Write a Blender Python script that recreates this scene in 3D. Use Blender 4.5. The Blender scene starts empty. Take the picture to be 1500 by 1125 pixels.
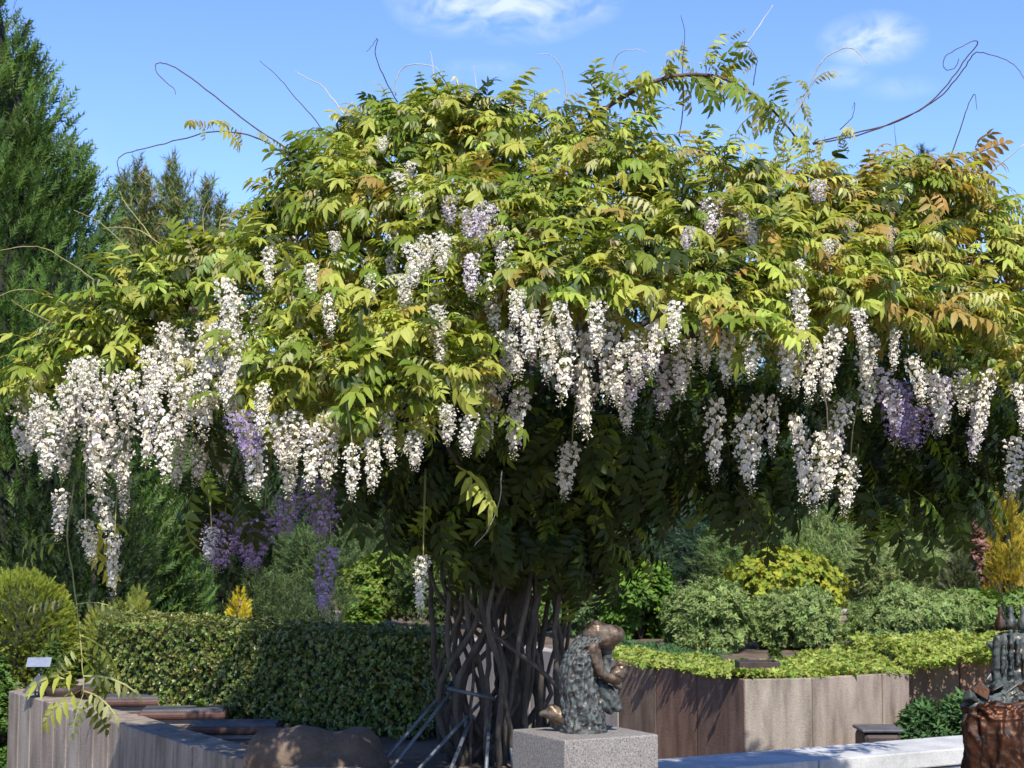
import bpy, math
import numpy as np
from mathutils import Matrix, Vector

R = math.radians
rng = np.random.default_rng(7)
scene = bpy.context.scene
col = scene.collection

# ------------------------------------------------------------------ camera
F = 2453.0                      # focal length in photo pixels (photo 1500 x 1125)
PITCH = math.atan((790 - 562.5) / F)
CAMZ = 1.6
cam_d = bpy.data.cameras.new('camera')
cam_d.sensor_width = 36
cam_d.lens = F / 1500 * 36
cam_d.clip_start = .05
cam_d.clip_end = 2000
cam_d.dof.use_dof = True
cam_d.dof.focus_distance = 6.2
cam_d.dof.aperture_fstop = 9
cam = bpy.data.objects.new('camera', cam_d)
col.objects.link(cam)
cam.location = (0, 0, CAMZ)
cam.rotation_euler = (math.pi / 2 + PITCH, 0, 0)
scene.camera = cam

# ------------------------------------------------------------------ sun + sky
SUN_EL = R(48)
SUN_AZ = math.atan2(0.2, -0.98)          # compass angle from +Y towards +X
sdir = Vector((math.sin(SUN_AZ) * math.cos(SUN_EL), math.cos(SUN_AZ) * math.cos(SUN_EL), math.sin(SUN_EL)))
sun_d = bpy.data.lights.new('sun', 'SUN')
sun_d.energy = 3.6
sun_d.angle = R(.53)
sun_d.color = (1, .95, .87)
sun = bpy.data.objects.new('sun', sun_d)
col.objects.link(sun)
sun.location = (3, -6, 12)
sun.rotation_euler = sdir.to_track_quat('Z', 'Y').to_euler()

def P(px, py, D):
    """photo pixel + depth (world y) -> point"""
    u = (px - 750) / F
    v = (562.5 - py) / F
    y = math.cos(PITCH) - v * math.sin(PITCH)
    z = math.sin(PITCH) + v * math.cos(PITCH)
    return np.array((u / y * D, D, CAMZ + z / y * D))

def PZ(px, py, zz):
    """photo pixel on the horizontal plane z = zz"""
    p = P(px, py, 1.0)
    D = (zz - CAMZ) / (p[2] - CAMZ)
    return P(px, py, D)

def proj(V):
    V = np.asarray(V)
    d = V - np.array((0, 0, CAMZ))
    w = d[..., 1] * math.cos(PITCH) + d[..., 2] * math.sin(PITCH)
    h = -d[..., 1] * math.sin(PITCH) + d[..., 2] * math.cos(PITCH)
    return 750 + F * d[..., 0] / w, 562.5 - F * h / w

world = bpy.data.worlds.new('World')
scene.world = world
world.use_nodes = True
nt = world.node_tree
nt.nodes.clear()
def wn(t, **k):
    n = nt.nodes.new(t)
    for a, b in k.items():
        setattr(n, a, b)
    return n
sky = wn('ShaderNodeTexSky', sky_type='NISHITA', sun_disc=False, sun_elevation=SUN_EL, sun_rotation=SUN_AZ,
         altitude=400, air_density=1.0, dust_density=.0, ozone_density=4.8)
geo = wn('ShaderNodeTexCoord')
def vmath(op, a, b=None):
    n = wn('ShaderNodeVectorMath', operation=op)
    for i, s in enumerate((a, b)):
        if s is None:
            continue
        if isinstance(s, (tuple, list)):
            n.inputs[i].default_value = s
        else:
            nt.links.new(s, n.inputs[i])
    return n.outputs[1] if op in ('LENGTH', 'DISTANCE', 'DOT_PRODUCT') else n.outputs[0]
def fmath(op, a, b=0.0, clamp=False):
    n = wn('ShaderNodeMath', operation=op, use_clamp=clamp)
    for i, s in enumerate((a, b)):
        if isinstance(s, (int, float)):
            n.inputs[i].default_value = s
        else:
            nt.links.new(s, n.inputs[i])
    return n.outputs[0]
dirv = vmath('NORMALIZE', geo.outputs['Generated'])
noise = wn('ShaderNodeTexNoise')
noise.inputs['Scale'].default_value = 34
noise.inputs['Distortion'].default_value = .6
noise.inputs['Detail'].default_value = 7
noise.inputs['Roughness'].default_value = .58
nt.links.new(vmath('MULTIPLY', dirv, (1, 1, 1.8)), noise.inputs['Vector'])
mask = None
for px, py, rx, ry, amt in ((665, -5, 85, 50, .52), (760, 6, 105, 48, .56), (845, 0, 60, 36, .38), (1278, 58, 66, 34, .5), (1236, 112, 44, 18, .2), (705, 102, 60, 14, .16),
                            (1320, 128, 50, 16, .14)):
    c = P(px, py, 1.0) - np.array((0, 0, CAMZ))
    c = c / np.linalg.norm(c)
    e = vmath('LENGTH', vmath('MULTIPLY', vmath('SUBTRACT', dirv, tuple(c)), (F / rx, F / rx, F / ry)))
    m = fmath('MULTIPLY', fmath('SUBTRACT', 1.25, e, True), amt)
    mask = m if mask is None else fmath('MAXIMUM', mask, m)
# the same fair-weather wisps go on over the rest of the sky
big = wn('ShaderNodeTexNoise')
big.inputs['Scale'].default_value = 2.3
big.inputs['Detail'].default_value = 3
nt.links.new(vmath('ADD', dirv, (3.1, 7.7, 1.3)), big.inputs['Vector'])
mask = fmath('MAXIMUM', mask, fmath('MULTIPLY', fmath('SUBTRACT', big.outputs['Fac'], .66, True), 2.0))
dens = fmath('MULTIPLY', mask, fmath('MULTIPLY', fmath('SUBTRACT', noise.outputs['Fac'], .38, True), 4.6, True))
mix = wn('ShaderNodeMixRGB')
nt.links.new(dens, mix.inputs[0])
hs = wn('ShaderNodeHueSaturation')
hs.inputs['Saturation'].default_value = 1.12
hs.inputs['Value'].default_value = 1.14
hs.inputs['Hue'].default_value = .515
nt.links.new(sky.outputs[0], hs.inputs['Color'])
nt.links.new(hs.outputs[0], mix.inputs[1])
mix.inputs[2].default_value = (5.6, 5.9, 6.8, 1)
bg = wn('ShaderNodeBackground')
bg.inputs['Strength'].default_value = .1
nt.links.new(mix.outputs[0], bg.inputs['Color'])
out = wn('ShaderNodeOutputWorld')
nt.links.new(bg.outputs[0], out.inputs['Surface'])

vs = scene.view_settings
vs.view_transform = 'Standard'
vs.look = 'None'
vs.exposure = 1.12
vs.gamma = 1
vs.use_curve_mapping = False
cy = scene.cycles
cy.max_bounces = 5
cy.diffuse_bounces = 2
cy.glossy_bounces = 2
cy.transmission_bounces = 4
cy.transparent_max_bounces = 4
cy.caustics_reflective = False
cy.caustics_refractive = False

# ------------------------------------------------------------------ helpers
WL = {}                                      # world location of every object (no rotations on parents)

def tag(o, label=None, cat=None, group=None, kind=None):
    for k, v in (('label', label), ('category', cat), ('group', group), ('kind', kind)):
        if v:
            o[k] = v
    return o

def empty(name, loc, label, cat, group=None):
    o = bpy.data.objects.new(name, None)
    o.empty_display_size = .1
    o.location = tuple(float(c) for c in loc)
    col.objects.link(o)
    WL[o] = np.array(loc, float)
    return tag(o, label, cat, group)

def make_mesh(name, V, Fs, mat, tint=None, smooth=True):
    """Fs: list of int arrays (n,k)"""
    me = bpy.data.meshes.new(name)
    V = np.asarray(V, np.float32)
    if isinstance(Fs, np.ndarray):
        Fs = [Fs]
    Fs = [np.asarray(f, np.int32) for f in Fs if len(f)]
    me.vertices.add(len(V))
    me.vertices.foreach_set('co', V.ravel())
    nl = sum(f.size for f in Fs)
    npoly = sum(len(f) for f in Fs)
    me.loops.add(nl)
    me.polygons.add(npoly)
    me.loops.foreach_set('vertex_index', np.concatenate([f.ravel() for f in Fs]))
    tot = np.concatenate([np.full(len(f), f.shape[1], np.int32) for f in Fs])
    me.polygons.foreach_set('loop_start', np.concatenate([[0], np.cumsum(tot)[:-1]]).astype(np.int32))
    me.polygons.foreach_set('loop_total', tot)
    me.polygons.foreach_set('use_smooth', np.full(npoly, smooth))
    if tint is not None:
        at = me.attributes.new('tint', 'FLOAT_COLOR', 'POINT')
        t = np.ones((len(V), 4), np.float32)
        t[:, :3] = tint
        at.data.foreach_set('color', t.ravel())
    me.update(calc_edges=True)
    me.validate()
    if mat:
        me.materials.append(mat)
    return me

def obj(name, V, Fs, mat, parent=None, tint=None, smooth=True):
    V = np.asarray(V, float)
    if parent is not None:
        base = WL[parent]
    else:
        base = np.array((V[:, 0].mean(), V[:, 1].mean(), V[:, 2].min()))
    o = bpy.data.objects.new(name, make_mesh(name, V - base, Fs, mat, tint, smooth))
    col.objects.link(o)
    WL[o] = base
    if parent is not None:
        o.parent = parent
    else:
        o.location = tuple(base)
    return o

class MB:
    def __init__(s):
        s.v, s.q, s.t, s.n, s.c = [], [], [], 0, []
    def add(s, V, Fq=None, Ft=None, tint=(1, 1, 1)):
        V = np.asarray(V, float)
        if Fq is not None and len(Fq):
            s.q.append(np.asarray(Fq, int) + s.n)
        if Ft is not None and len(Ft):
            s.t.append(np.asarray(Ft, int) + s.n)
        s.v.append(V)
        s.c.append(np.broadcast_to(np.asarray(tint, float), (len(V), 3)))
        s.n += len(V)
        return s
    def box(s, c, size, rz=0, rx=0, ry=0, taper=1.0):
        x, y, z = [d / 2 for d in size]
        V = np.array([[-x, -y, -z], [x, -y, -z], [x, y, -z], [-x, y, -z],
                      [-x * taper, -y * taper, z], [x * taper, -y * taper, z], [x * taper, y * taper, z], [-x * taper, y * taper, z]])
        M = np.array((Matrix.Rotation(rz, 3, 'Z') @ Matrix.Rotation(ry, 3, 'Y') @ Matrix.Rotation(rx, 3, 'X')))
        return s.add(V @ M.T + np.array(c), [[0, 3, 2, 1], [4, 5, 6, 7], [0, 1, 5, 4], [1, 2, 6, 5], [2, 3, 7, 6], [3, 0, 4, 7]])
    def tube(s, pts, rad, n=7, tint=(1, 1, 1)):
        pts = np.asarray(pts, float)
        rad = np.broadcast_to(np.asarray(rad, float), (len(pts),))
        T = np.gradient(pts, axis=0)
        T /= np.linalg.norm(T, axis=1)[:, None] + 1e-9
        up = np.array((.31, .2, .93)) if abs(T[0][2]) < .8 else np.array((1., .13, 0))
        V = []
        A = None
        for i in range(len(pts)):
            a = np.cross(T[i], up) if A is None else A - T[i] * A.dot(T[i])
            a /= np.linalg.norm(a) + 1e-9
            A = a
            b = np.cross(T[i], a)
            ang = np.arange(n) / n * 2 * np.pi
            V.append(pts[i] + rad[i] * (np.cos(ang)[:, None] * a + np.sin(ang)[:, None] * b))
        V = np.concatenate(V + [pts[:1], pts[-1:]])
        Q, Tt = [], []
        m = len(pts)
        for i in range(m - 1):
            for j in range(n):
                k = (j + 1) % n
                Q.append([i * n + j, i * n + k, (i + 1) * n + k, (i + 1) * n + j])
        for j in range(n):
            k = (j + 1) % n
            Tt.append([m * n, k, j])
            Tt.append([m * n + 1, (m - 1) * n + j, (m - 1) * n + k])
        return s.add(V, Q, Tt, tint)
    def lathe(s, c, prof, n=16):
        V = []
        for r, z in prof:
            a = np.arange(n) / n * 2 * np.pi
            V.append(np.stack([r * np.cos(a), r * np.sin(a), np.full(n, z)], 1))
        V = np.concatenate(V) + np.array(c)
        Q = []
        for i in range(len(prof) - 1):
            for j in range(n):
                k = (j + 1) % n
                Q.append([i * n + j, i * n + k, (i + 1) * n + k, (i + 1) * n + j])
        return s.add(V, Q)
    def batch(s, tv, tq, tt, M, tint):
        """template verts tv, quads tq, tris tt; M (N,3,4); tint (N,3) or (N,n,3)"""
        N, n = len(M), len(tv)
        if N == 0:
            return s
        V = np.einsum('nij,vj->nvi', M[:, :, :3], tv) + M[:, None, :, 3]
        off = (np.arange(N) * n)[:, None, None]
        tint = np.asarray(tint, float)
        if tint.ndim == 2:
            tint = np.broadcast_to(tint[:, None, :], (N, n, 3))
        if len(tq):
            s.q.append((np.asarray(tq)[None] + off).reshape(-1, 4) + s.n)
        if len(tt):
            s.t.append((np.asarray(tt)[None] + off).reshape(-1, 3) + s.n)
        s.v.append(V.reshape(-1, 3))
        s.c.append(tint.reshape(-1, 3))
        s.n += N * n
        return s
    def arrays(s):
        return np.concatenate(s.v), [np.concatenate(f) for f in (s.q, s.t) if f], np.concatenate(s.c)
    def build(s, name, mat, parent=None, smooth=True, bevel=0):
        V, Fs, c = s.arrays()
        o = obj(name, V, Fs, mat, parent, c, smooth)
        if bevel:
            m = o.modifiers.new('bevel', 'BEVEL')
            m.width = bevel
            m.segments = 2
            m.limit_method = 'ANGLE'
        return o

def frames(pos, X, up, scale, roll=None):
    """(N,3,4): x axis along X, z near up"""
    pos = np.asarray(pos, float)
    N = len(pos)
    X = X / (np.linalg.norm(X, axis=1)[:, None] + 1e-9)
    up = np.broadcast_to(np.asarray(up, float), X.shape)
    Y = np.cross(up, X)
    bad = np.linalg.norm(Y, axis=1) < 1e-3
    Y[bad] = (1, 0, 0)
    Y /= np.linalg.norm(Y, axis=1)[:, None]
    Z = np.cross(X, Y)
    if roll is not None:
        c, sn = np.cos(roll)[:, None], np.sin(roll)[:, None]
        Y, Z = Y * c + Z * sn, Z * c - Y * sn
    sc = np.broadcast_to(np.asarray(scale, float), (N,))[:, None]
    M = np.zeros((N, 3, 4))
    M[:, :, 0] = X * sc
    M[:, :, 1] = Y * sc
    M[:, :, 2] = Z * sc
    M[:, :, 3] = pos
    return M

def smooth_path(pts, n=24):
    pts = np.asarray(pts, float)
    p = np.concatenate([[2 * pts[0] - pts[1]], pts, [2 * pts[-1] - pts[-2]]])
    o = []
    m = len(pts) - 1
    for t in np.linspace(0, m - 1e-6, n):
        i = int(t)
        u = t - i
        a, b, c, d = p[i:i + 4]
        o.append(.5 * (2 * b + (c - a) * u + (2 * a - 5 * b + 4 * c - d) * u * u + (-a + 3 * b - 3 * c + d) * u ** 3))
    return np.array(o)

def randu(n, a=0., b=1.):
    return rng.uniform(a, b, n)

def unit(n):
    v = rng.normal(size=(n, 3))
    return v / np.linalg.norm(v, axis=1)[:, None]

def jitter(c, n, v=.15):
    c = np.asarray(c, float)
    return np.clip(c * (1 + rng.normal(size=(n, 1)) * v) * (1 + rng.normal(size=(n, 3)) * v * .35), .003, .95)

# ------------------------------------------------------------------ materials
def new_mat(name):
    m = bpy.data.materials.new(name)
    m.use_nodes = True
    t = m.node_tree
    t.nodes.clear()
    return m, t

class NT:
    def __init__(s, t):
        s.t = t
    def n(s, ty, ins=None, **k):
        n = s.t.nodes.new(ty)
        for a, b in k.items():
            setattr(n, a, b)
        for a, b in (ins or {}).items():
            if isinstance(b, bpy.types.NodeSocket):
                s.t.links.new(b, n.inputs[a])
            else:
                n.inputs[a].default_value = b
        return n
    def ramp(s, fac, stops):
        n = s.n('ShaderNodeValToRGB', {0: fac})
        e = n.color_ramp.elements
        while len(e) < len(stops):
            e.new(.5)
        for el, (p, c) in zip(e, stops):
            el.position = p
            el.color = (*c, 1) if len(c) == 3 else c
        return n.outputs[0]
    def noise(s, scale, detail=4, vec=None, rough=.55):
        k = {'Scale': scale, 'Detail': detail, 'Roughness': rough}
        if vec is not None:
            k['Vector'] = vec
        return s.n('ShaderNodeTexNoise', k).outputs['Fac']
    def mix(s, f, a, b, mode='MIX'):
        return s.n('ShaderNodeMixRGB', {0: f, 1: a, 2: b}, blend_type=mode).outputs[0]
    def out(s, sh):
        s.n('ShaderNodeOutputMaterial', {0: sh})

def leaf_mat(name, trans=.35, rough=.42, spec=.4, warm=(1.25, 1.15, .55)):
    m, t = new_mat(name)
    k = NT(t)
    c = k.n('ShaderNodeAttribute', attribute_name='tint').outputs['Color']
    pr = k.n('ShaderNodeBsdfPrincipled', {'Base Color': c, 'Roughness': rough, 'Specular IOR Level': spec})
    tc = k.mix(1.0, c, (*warm, 1), 'MULTIPLY')
    tr = k.n('ShaderNodeBsdfTranslucent', {'Color': tc})
    k.out(k.n('ShaderNodeMixShader', {0: trans, 1: pr.outputs[0], 2: tr.outputs[0]}).outputs[0])
    return m

LEAF = leaf_mat('wisteria_leaf', .42, .5, .3)
NEEDLE = leaf_mat('needle_foliage', .12, .55, .25)
SHRUB = leaf_mat('shrub_leaf', .25, .6, .18)
BOX = leaf_mat('hedge_leaf', .15, .35, .45)
PETAL = leaf_mat('wisteria_petal', .25, .6, .15, (1.0, .96, .95))

def tex_mat(name, stops, scale=8, rough=.85, bump=.3, bscale=60, detail=5, stretch=None, metallic=0, spec=.3, objrand=None):
    m, t = new_mat(name)
    k = NT(t)
    vec = k.n('ShaderNodeTexCoord').outputs['Object']
    v2 = vec
    if stretch:
        v2 = k.n('ShaderNodeVectorMath', {0: vec, 1: stretch}, operation='MULTIPLY').outputs[0]
    if objrand is not None:
        oi = k.n('ShaderNodeObjectInfo').outputs['Random']
        sh = k.n('ShaderNodeMath', {0: oi, 1: 37.0}, operation='MULTIPLY').outputs[0]
        v2 = k.n('ShaderNodeVectorMath', {0: v2, 1: sh}, operation='ADD').outputs[0]
    c = k.ramp(k.noise(scale, detail, v2), stops)
    if objrand is not None:
        c = k.mix(1.0, c, k.ramp(oi, objrand), 'MULTIPLY')
    fine = k.noise(bscale, 4, vec, .65)
    c = k.mix(.35, c, k.ramp(fine, [(.3, (.35, .35, .35)), (.7, (1, 1, 1))]), 'MULTIPLY')
    bp = k.n('ShaderNodeBump', {'Strength': bump, 'Distance': .01, 'Height': fine}).outputs[0]
    pr = k.n('ShaderNodeBsdfPrincipled', {'Base Color': c, 'Roughness': rough, 'Metallic': metallic, 'Specular IOR Level': spec, 'Normal': bp})
    k.out(pr.outputs[0])
    return m

CONCRETE = tex_mat('stained_concrete', [(.25, (.12, .105, .088)), (.5, (.265, .235, .20)), (.75, (.37, .335, .29))], 5, .9, .5, 90,
                   stretch=(2.6, 2.6, .55), objrand=[(0, (1, .98, .95)), (.35, (1.0, .86, .80)), (.6, (1.08, 1.05, 1.0)), (1, (.96, .88, .80))])
CONC_RED = tex_mat('reddish_concrete', [(.25, (.11, .065, .045)), (.5, (.22, .135, .10)), (.8, (.30, .21, .165))], 5, .9, .5, 90,
                   stretch=(2.4, 2.4, .6), objrand=[(0, (1, .95, .9)), (1, (.9, 1.05, 1.05))])
CONC_PALE = tex_mat('pale_concrete', [(.25, (.26, .235, .21)), (.6, (.38, .34, .30)), (.8, (.42, .38, .34))], 4, .9, .4, 80,
                    stretch=(3, 3, .6))
STONE = tex_mat('pale_coping_stone', [(.3, (.36, .36, .34)), (.7, (.55, .54, .51))], 6, .8, .3, 70)
SOIL = tex_mat('soil', [(.3, (.06, .042, .03)), (.6, (.16, .115, .08)), (.8, (.22, .16, .115))], 3, .95, 1.0, 30)
GRAVEL = tex_mat('sandy_gravel', [(.3, (.19, .155, .125)), (.7, (.32, .265, .215))], 1.2, .95, .8, 45)
SLATE = tex_mat('dark_slate', [(.3, (.05, .05, .052)), (.7, (.13, .13, .135))], 6, .6, .3, 50)
REDEDGE = tex_mat('rusty_brown_edge', [(.3, (.06, .03, .024)), (.7, (.13, .065, .05))], 8, .6, .3, 60)
BOULDER = tex_mat('brown_boulder', [(.3, (.07, .05, .034)), (.55, (.15, .105, .072)), (.8, (.21, .155, .12))], 5, .8, .8, 50)
BARK = tex_mat('vine_bark', [(.3, (.045, .036, .028)), (.7, (.14, .112, .088))], 7, .9, .8, 60, stretch=(3, 3, .6))
TWIG = tex_mat('dark_shoot', [(.3, (.05, .028, .024)), (.7, (.12, .07, .055))], 9, .7, .3, 60)
PALESHOOT = tex_mat('pale_shoot', [(.3, (.33, .31, .22)), (.7, (.55, .52, .42))], 9, .7, .2, 60)
GREENSHOOT = tex_mat('green_shoot', [(.3, (.20, .19, .06)), (.7, (.34, .31, .12))], 9, .6, .2, 60)
DARKBARK = tex_mat('dark_twig_fill', [(.3, (.012, .016, .008)), (.7, (.03, .034, .018))], 9, .95, .8, 30)
GALV = tex_mat('galvanised_steel', [(.3, (.09, .10, .115)), (.7, (.16, .175, .19))], 14, .5, .15, 80, metallic=.3)
BLACK = tex_mat('black_plastic', [(.3, (.012, .012, .013)), (.7, (.03, .03, .03))], 14, .5, .15, 80)
WHITE = tex_mat('white_label', [(.3, (.6, .6, .6)), (.7, (.78, .78, .78))], 10, .5, .1, 60)
BLUEPLATE = tex_mat('grey_blue_plate', [(.3, (.16, .18, .24)), (.7, (.25, .28, .35))], 5, .35, .1, 60)
TERRA = tex_mat('dark_pot', [(.3, (.03, .022, .02)), (.7, (.075, .05, .042))], 8, .6, .3, 60)

def granite():
    m, t = new_mat('speckled_granite')
    k = NT(t)
    vec = k.n('ShaderNodeTexCoord').outputs['Object']
    sp = k.noise(190, 3, vec, .7)
    c = k.ramp(sp, [(.36, (.07, .064, .06)), (.47, (.19, .172, .155)), (.6, (.27, .245, .22)), (.72, (.36, .335, .31))])
    c = k.mix(.5, c, k.ramp(k.noise(6, 3, vec), [(.3, (.8, .78, .74)), (.7, (1, 1, 1))]), 'MULTIPLY')
    bp = k.n('ShaderNodeBump', {'Strength': .15, 'Distance': .004, 'Height': sp}).outputs[0]
    k.out(k.n('ShaderNodeBsdfPrincipled', {'Base Color': c, 'Roughness': .6, 'Normal': bp}).outputs[0])
    return m
GRANITE = granite()

def bronze(name, a, b, patina, pamt, rough=.35, scale=22, recess=None):
    m, t = new_mat(name)
    k = NT(t)
    vec = k.n('ShaderNodeTexCoord').outputs['Object']
    c = k.ramp(k.noise(scale, 4, vec), [(.35, a), (.65, b)])
    pf = k.ramp(k.noise(scale * 1.7, 6, vec, .65), [(.5 - pamt, (0, 0, 0)), (.62 - pamt * .6, (1, 1, 1))])
    pf = k.mix(1, pf, (1, 1, 1, 1), 'MULTIPLY')
    inv = pf
    colr = k.mix(inv, c, (*patina, 1))
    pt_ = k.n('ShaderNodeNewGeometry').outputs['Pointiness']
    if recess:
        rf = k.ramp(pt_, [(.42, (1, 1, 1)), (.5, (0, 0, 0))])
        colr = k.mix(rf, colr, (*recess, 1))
    met = k.n('ShaderNodeMath', {0: .9, 1: k.n('ShaderNodeMath', {0: inv, 1: .75}, operation='MULTIPLY').outputs[0]}, operation='SUBTRACT').outputs[0]
    ro = k.n('ShaderNodeMath', {0: k.n('ShaderNodeMath', {0: inv, 1: .3}, operation='MULTIPLY').outputs[0], 1: rough}, operation='ADD').outputs[0]
    bp = k.n('ShaderNodeBump', {'Strength': .35, 'Distance': .004, 'Height': k.noise(scale * 5, 4, vec)}).outputs[0]
    k.out(k.n('ShaderNodeBsdfPrincipled', {'Base Color': colr, 'Metallic': met, 'Roughness': ro, 'Normal': bp}).outputs[0])
    return m
BRONZE = bronze('polished_bronze', (.085, .057, .037), (.15, .10, .062), (.085, .068, .054), .05, .42)
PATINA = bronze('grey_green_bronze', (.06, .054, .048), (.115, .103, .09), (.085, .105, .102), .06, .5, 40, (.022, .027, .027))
REDBRZ = bronze('red_brown_bronze', (.055, .023, .013), (.10, .042, .022), (.042, .035, .031), -.05, .48, 16, (.026, .021, .018))
REDDARK = bronze('dark_red_bronze', (.04, .02, .013), (.075, .035, .02), (.04, .034, .03), .0, .5, 20)
DARKBRZ = bronze('dark_green_bronze', (.035, .04, .038), (.09, .065, .05), (.05, .065, .062), .1, .38, 18)

# ------------------------------------------------------------------ setting: ground, beds
def sheet(name, poly, z, mat, kind='structure'):
    V = np.array([(x, y, z) for x, y in poly])
    c = V.mean(0)
    Vv = np.concatenate([V, [c]])
    n = len(V)
    o = obj(name, Vv, np.array([[i, (i + 1) % n, n] for i in range(n)]), mat, None, None, False)
    return tag(o, kind=kind)

sheet('ground', [(-400, -60), (400, -60), (400, 700), (-400, 700)], 0.0, GRAVEL)

BEDZ = .70
WTOP = .75
A0 = PZ(12, 1012, WTOP)
B0 = PZ(158, 1055, WTOP)
C0 = PZ(340, 1110, WTOP)
left_line = [np.array((A0[0] + .35, 10.9)), A0[:2], B0[:2], C0[:2], np.array((-.62, 6.13)), np.array((.1, 6.06)), np.array((.5, 6.45)), np.array((.5, 7.3)), np.array((-.1, 7.65)), np.array((-.2, 8.4))]
lb = tag(obj('planting_bed', *(lambda L: (np.array([(x, y, BEDZ) for x, y in L] + [(-.9, 8.2, BEDZ)]),
                                          np.array([[i, (i + 1) % len(L), len(L)] for i in range(len(L))])))
             ([p + np.array((.0, .08)) for p in left_line] + [np.array((-1.2, 11.2))]), SOIL, None, None, False), kind='structure')

def panel_wall(thing, pts, top, thick, panel_w, mat, base=0.0, mats=None, gap=.008):
    """a wall of upright concrete panels along a polyline, each panel an object"""
    k = 0
    for i in range(len(pts) - 1):
        a, b = np.asarray(pts[i]), np.asarray(pts[i + 1])
        L = np.linalg.norm(b - a)
        n = max(1, round(L / panel_w))
        d = (b - a) / L
        ang = math.atan2(d[1], d[0])
        nn = np.array((-d[1], d[0]))
        for j in range(n):
            c = a + d * (L * (j + .5) / n) + nn * (thick / 2 + rng.uniform(0, .004))
            m = MB()
            m.box((c[0], c[1], (top + base) / 2 + rng.uniform(-.003, .003)), (L / n - gap, thick, top - base), ang)
            m.build('panel', mats[i] if mats else mat, thing, False, bevel=.006)
            k += 1
        # recessed joint strip behind the panels
        c = (a + b) / 2 + nn * (thick / 2 + .012)
        MB().box((c[0], c[1], (top + base) / 2 - .006), (L - .02, thick - .03, top - base - .02), ang).build('joint_mortar', CONC_PALE, thing, False)
    return k

lw = empty('retaining_wall', (A0[0], A0[1], 0), 'weathered concrete panel wall with pinkish streaks holding the bed in front of clipped hedge', 'wall')
lpts = left_line
panel_wall(lw, lpts, WTOP, .2, .23, CONCRETE)

RW = [PZ(430, 889, WTOP)[:2], PZ(510, 899, WTOP)[:2], PZ(640, 931, WTOP)[:2], PZ(905, 968, WTOP)[:2], PZ(1020, 984, WTOP)[:2], PZ(1090, 995, WTOP)[:2],
      PZ(1190, 993, WTOP)[:2], PZ(1293, 987, WTOP)[:2], PZ(1332, 984, WTOP)[:2]]
back = RW[-1] + np.array((.22, 1.0))
RW2 = RW + [back, back + np.array((1.2, .35)), back + np.array((2.6, 1.2))]
rw = empty('retaining_wall', (RW[5][0], RW[5][1], 0), 'curved reddish brown concrete panel wall below the yellow green ground cover', 'wall')
panel_wall(rw, RW2, WTOP, .16, .46, CONCRETE, mats=[CONC_PALE, CONC_PALE, CONC_PALE, CONC_RED, CONC_RED, CONCRETE, CONCRETE, CONCRETE, CONC_RED, CONC_RED, CONC_RED])
def bedz(y):
    return BEDZ + .012 * max(0, y - 10)
rows = []
edge = [p + np.array((0, .1)) for p in RW2] + [np.array((14, 13.5))]
Vb, Fb = [], []
for p in edge:
    Vb.append((p[0], p[1], BEDZ + .01))
for p in edge:
    Vb.append((p[0] * 1.0 + (p[0] - 0) * 1.4, 45, bedz(45)))
ne = len(edge)
for i in range(ne - 1):
    Fb.append([i, i + 1, ne + i + 1, ne + i])
tag(obj('garden_bed', np.array(Vb), np.array(Fb), SOIL, None, None, False), kind='structure')

# pale low wall with coping in front of the curved wall
s0 = PZ(966, 1112, .45)[:2]
s1 = PZ(1408, 1077, .45)[:2]
sd = (s1 - s0) / np.linalg.norm(s1 - s0)
sn = np.array((sd[1], -sd[0]))
lowt = empty('low_wall', (s0[0], s0[1], 0), 'pale grey stone low wall with flat coping slabs', 'wall')
ang = math.atan2(sd[1], sd[0])
L0 = -1.6
for j in range(5):
    c = s0 + sd * (L0 + 1.15 * (j + .5)) + sn * .22
    MB().box((c[0], c[1], .405), (1.144, .46, .09), ang).build('coping_slab', STONE, lowt, False, bevel=.008)
    c = s0 + sd * (L0 + 1.15 * (j + .5)) + sn * .23
    MB().box((c[0], c[1], .175), (1.148, .40, .35), ang).build('wall_block', STONE, lowt, False, bevel=.006)

# ------------------------------------------------------------------ leaf templates
def leaflet(L, W, fold=.35, bend=.18):
    """8 verts along +x; folded along the midrib and bent down at the tip"""
    V = np.array([(0, 0, 0), (.5, 0, -bend * .1), (1, 0, -bend), (.28, 1, fold * .5), (.66, .78, fold * .38), (.28, -1, fold * .5), (.66, -.78, fold * .38)], float)
    V[:, 0] *= L
    V[:, 1] *= W
    V[:3, 2] *= L
    V[3:, 2] *= W
    V[[4, 6], 2] -= bend * .3 * L
    T = [[0, 1, 3], [1, 4, 3], [1, 2, 4], [1, 0, 5], [6, 1, 5], [2, 1, 6]]
    return V, [], T

def rot(a, ax):
    return np.array(Matrix.Rotation(a, 3, ax))

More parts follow.
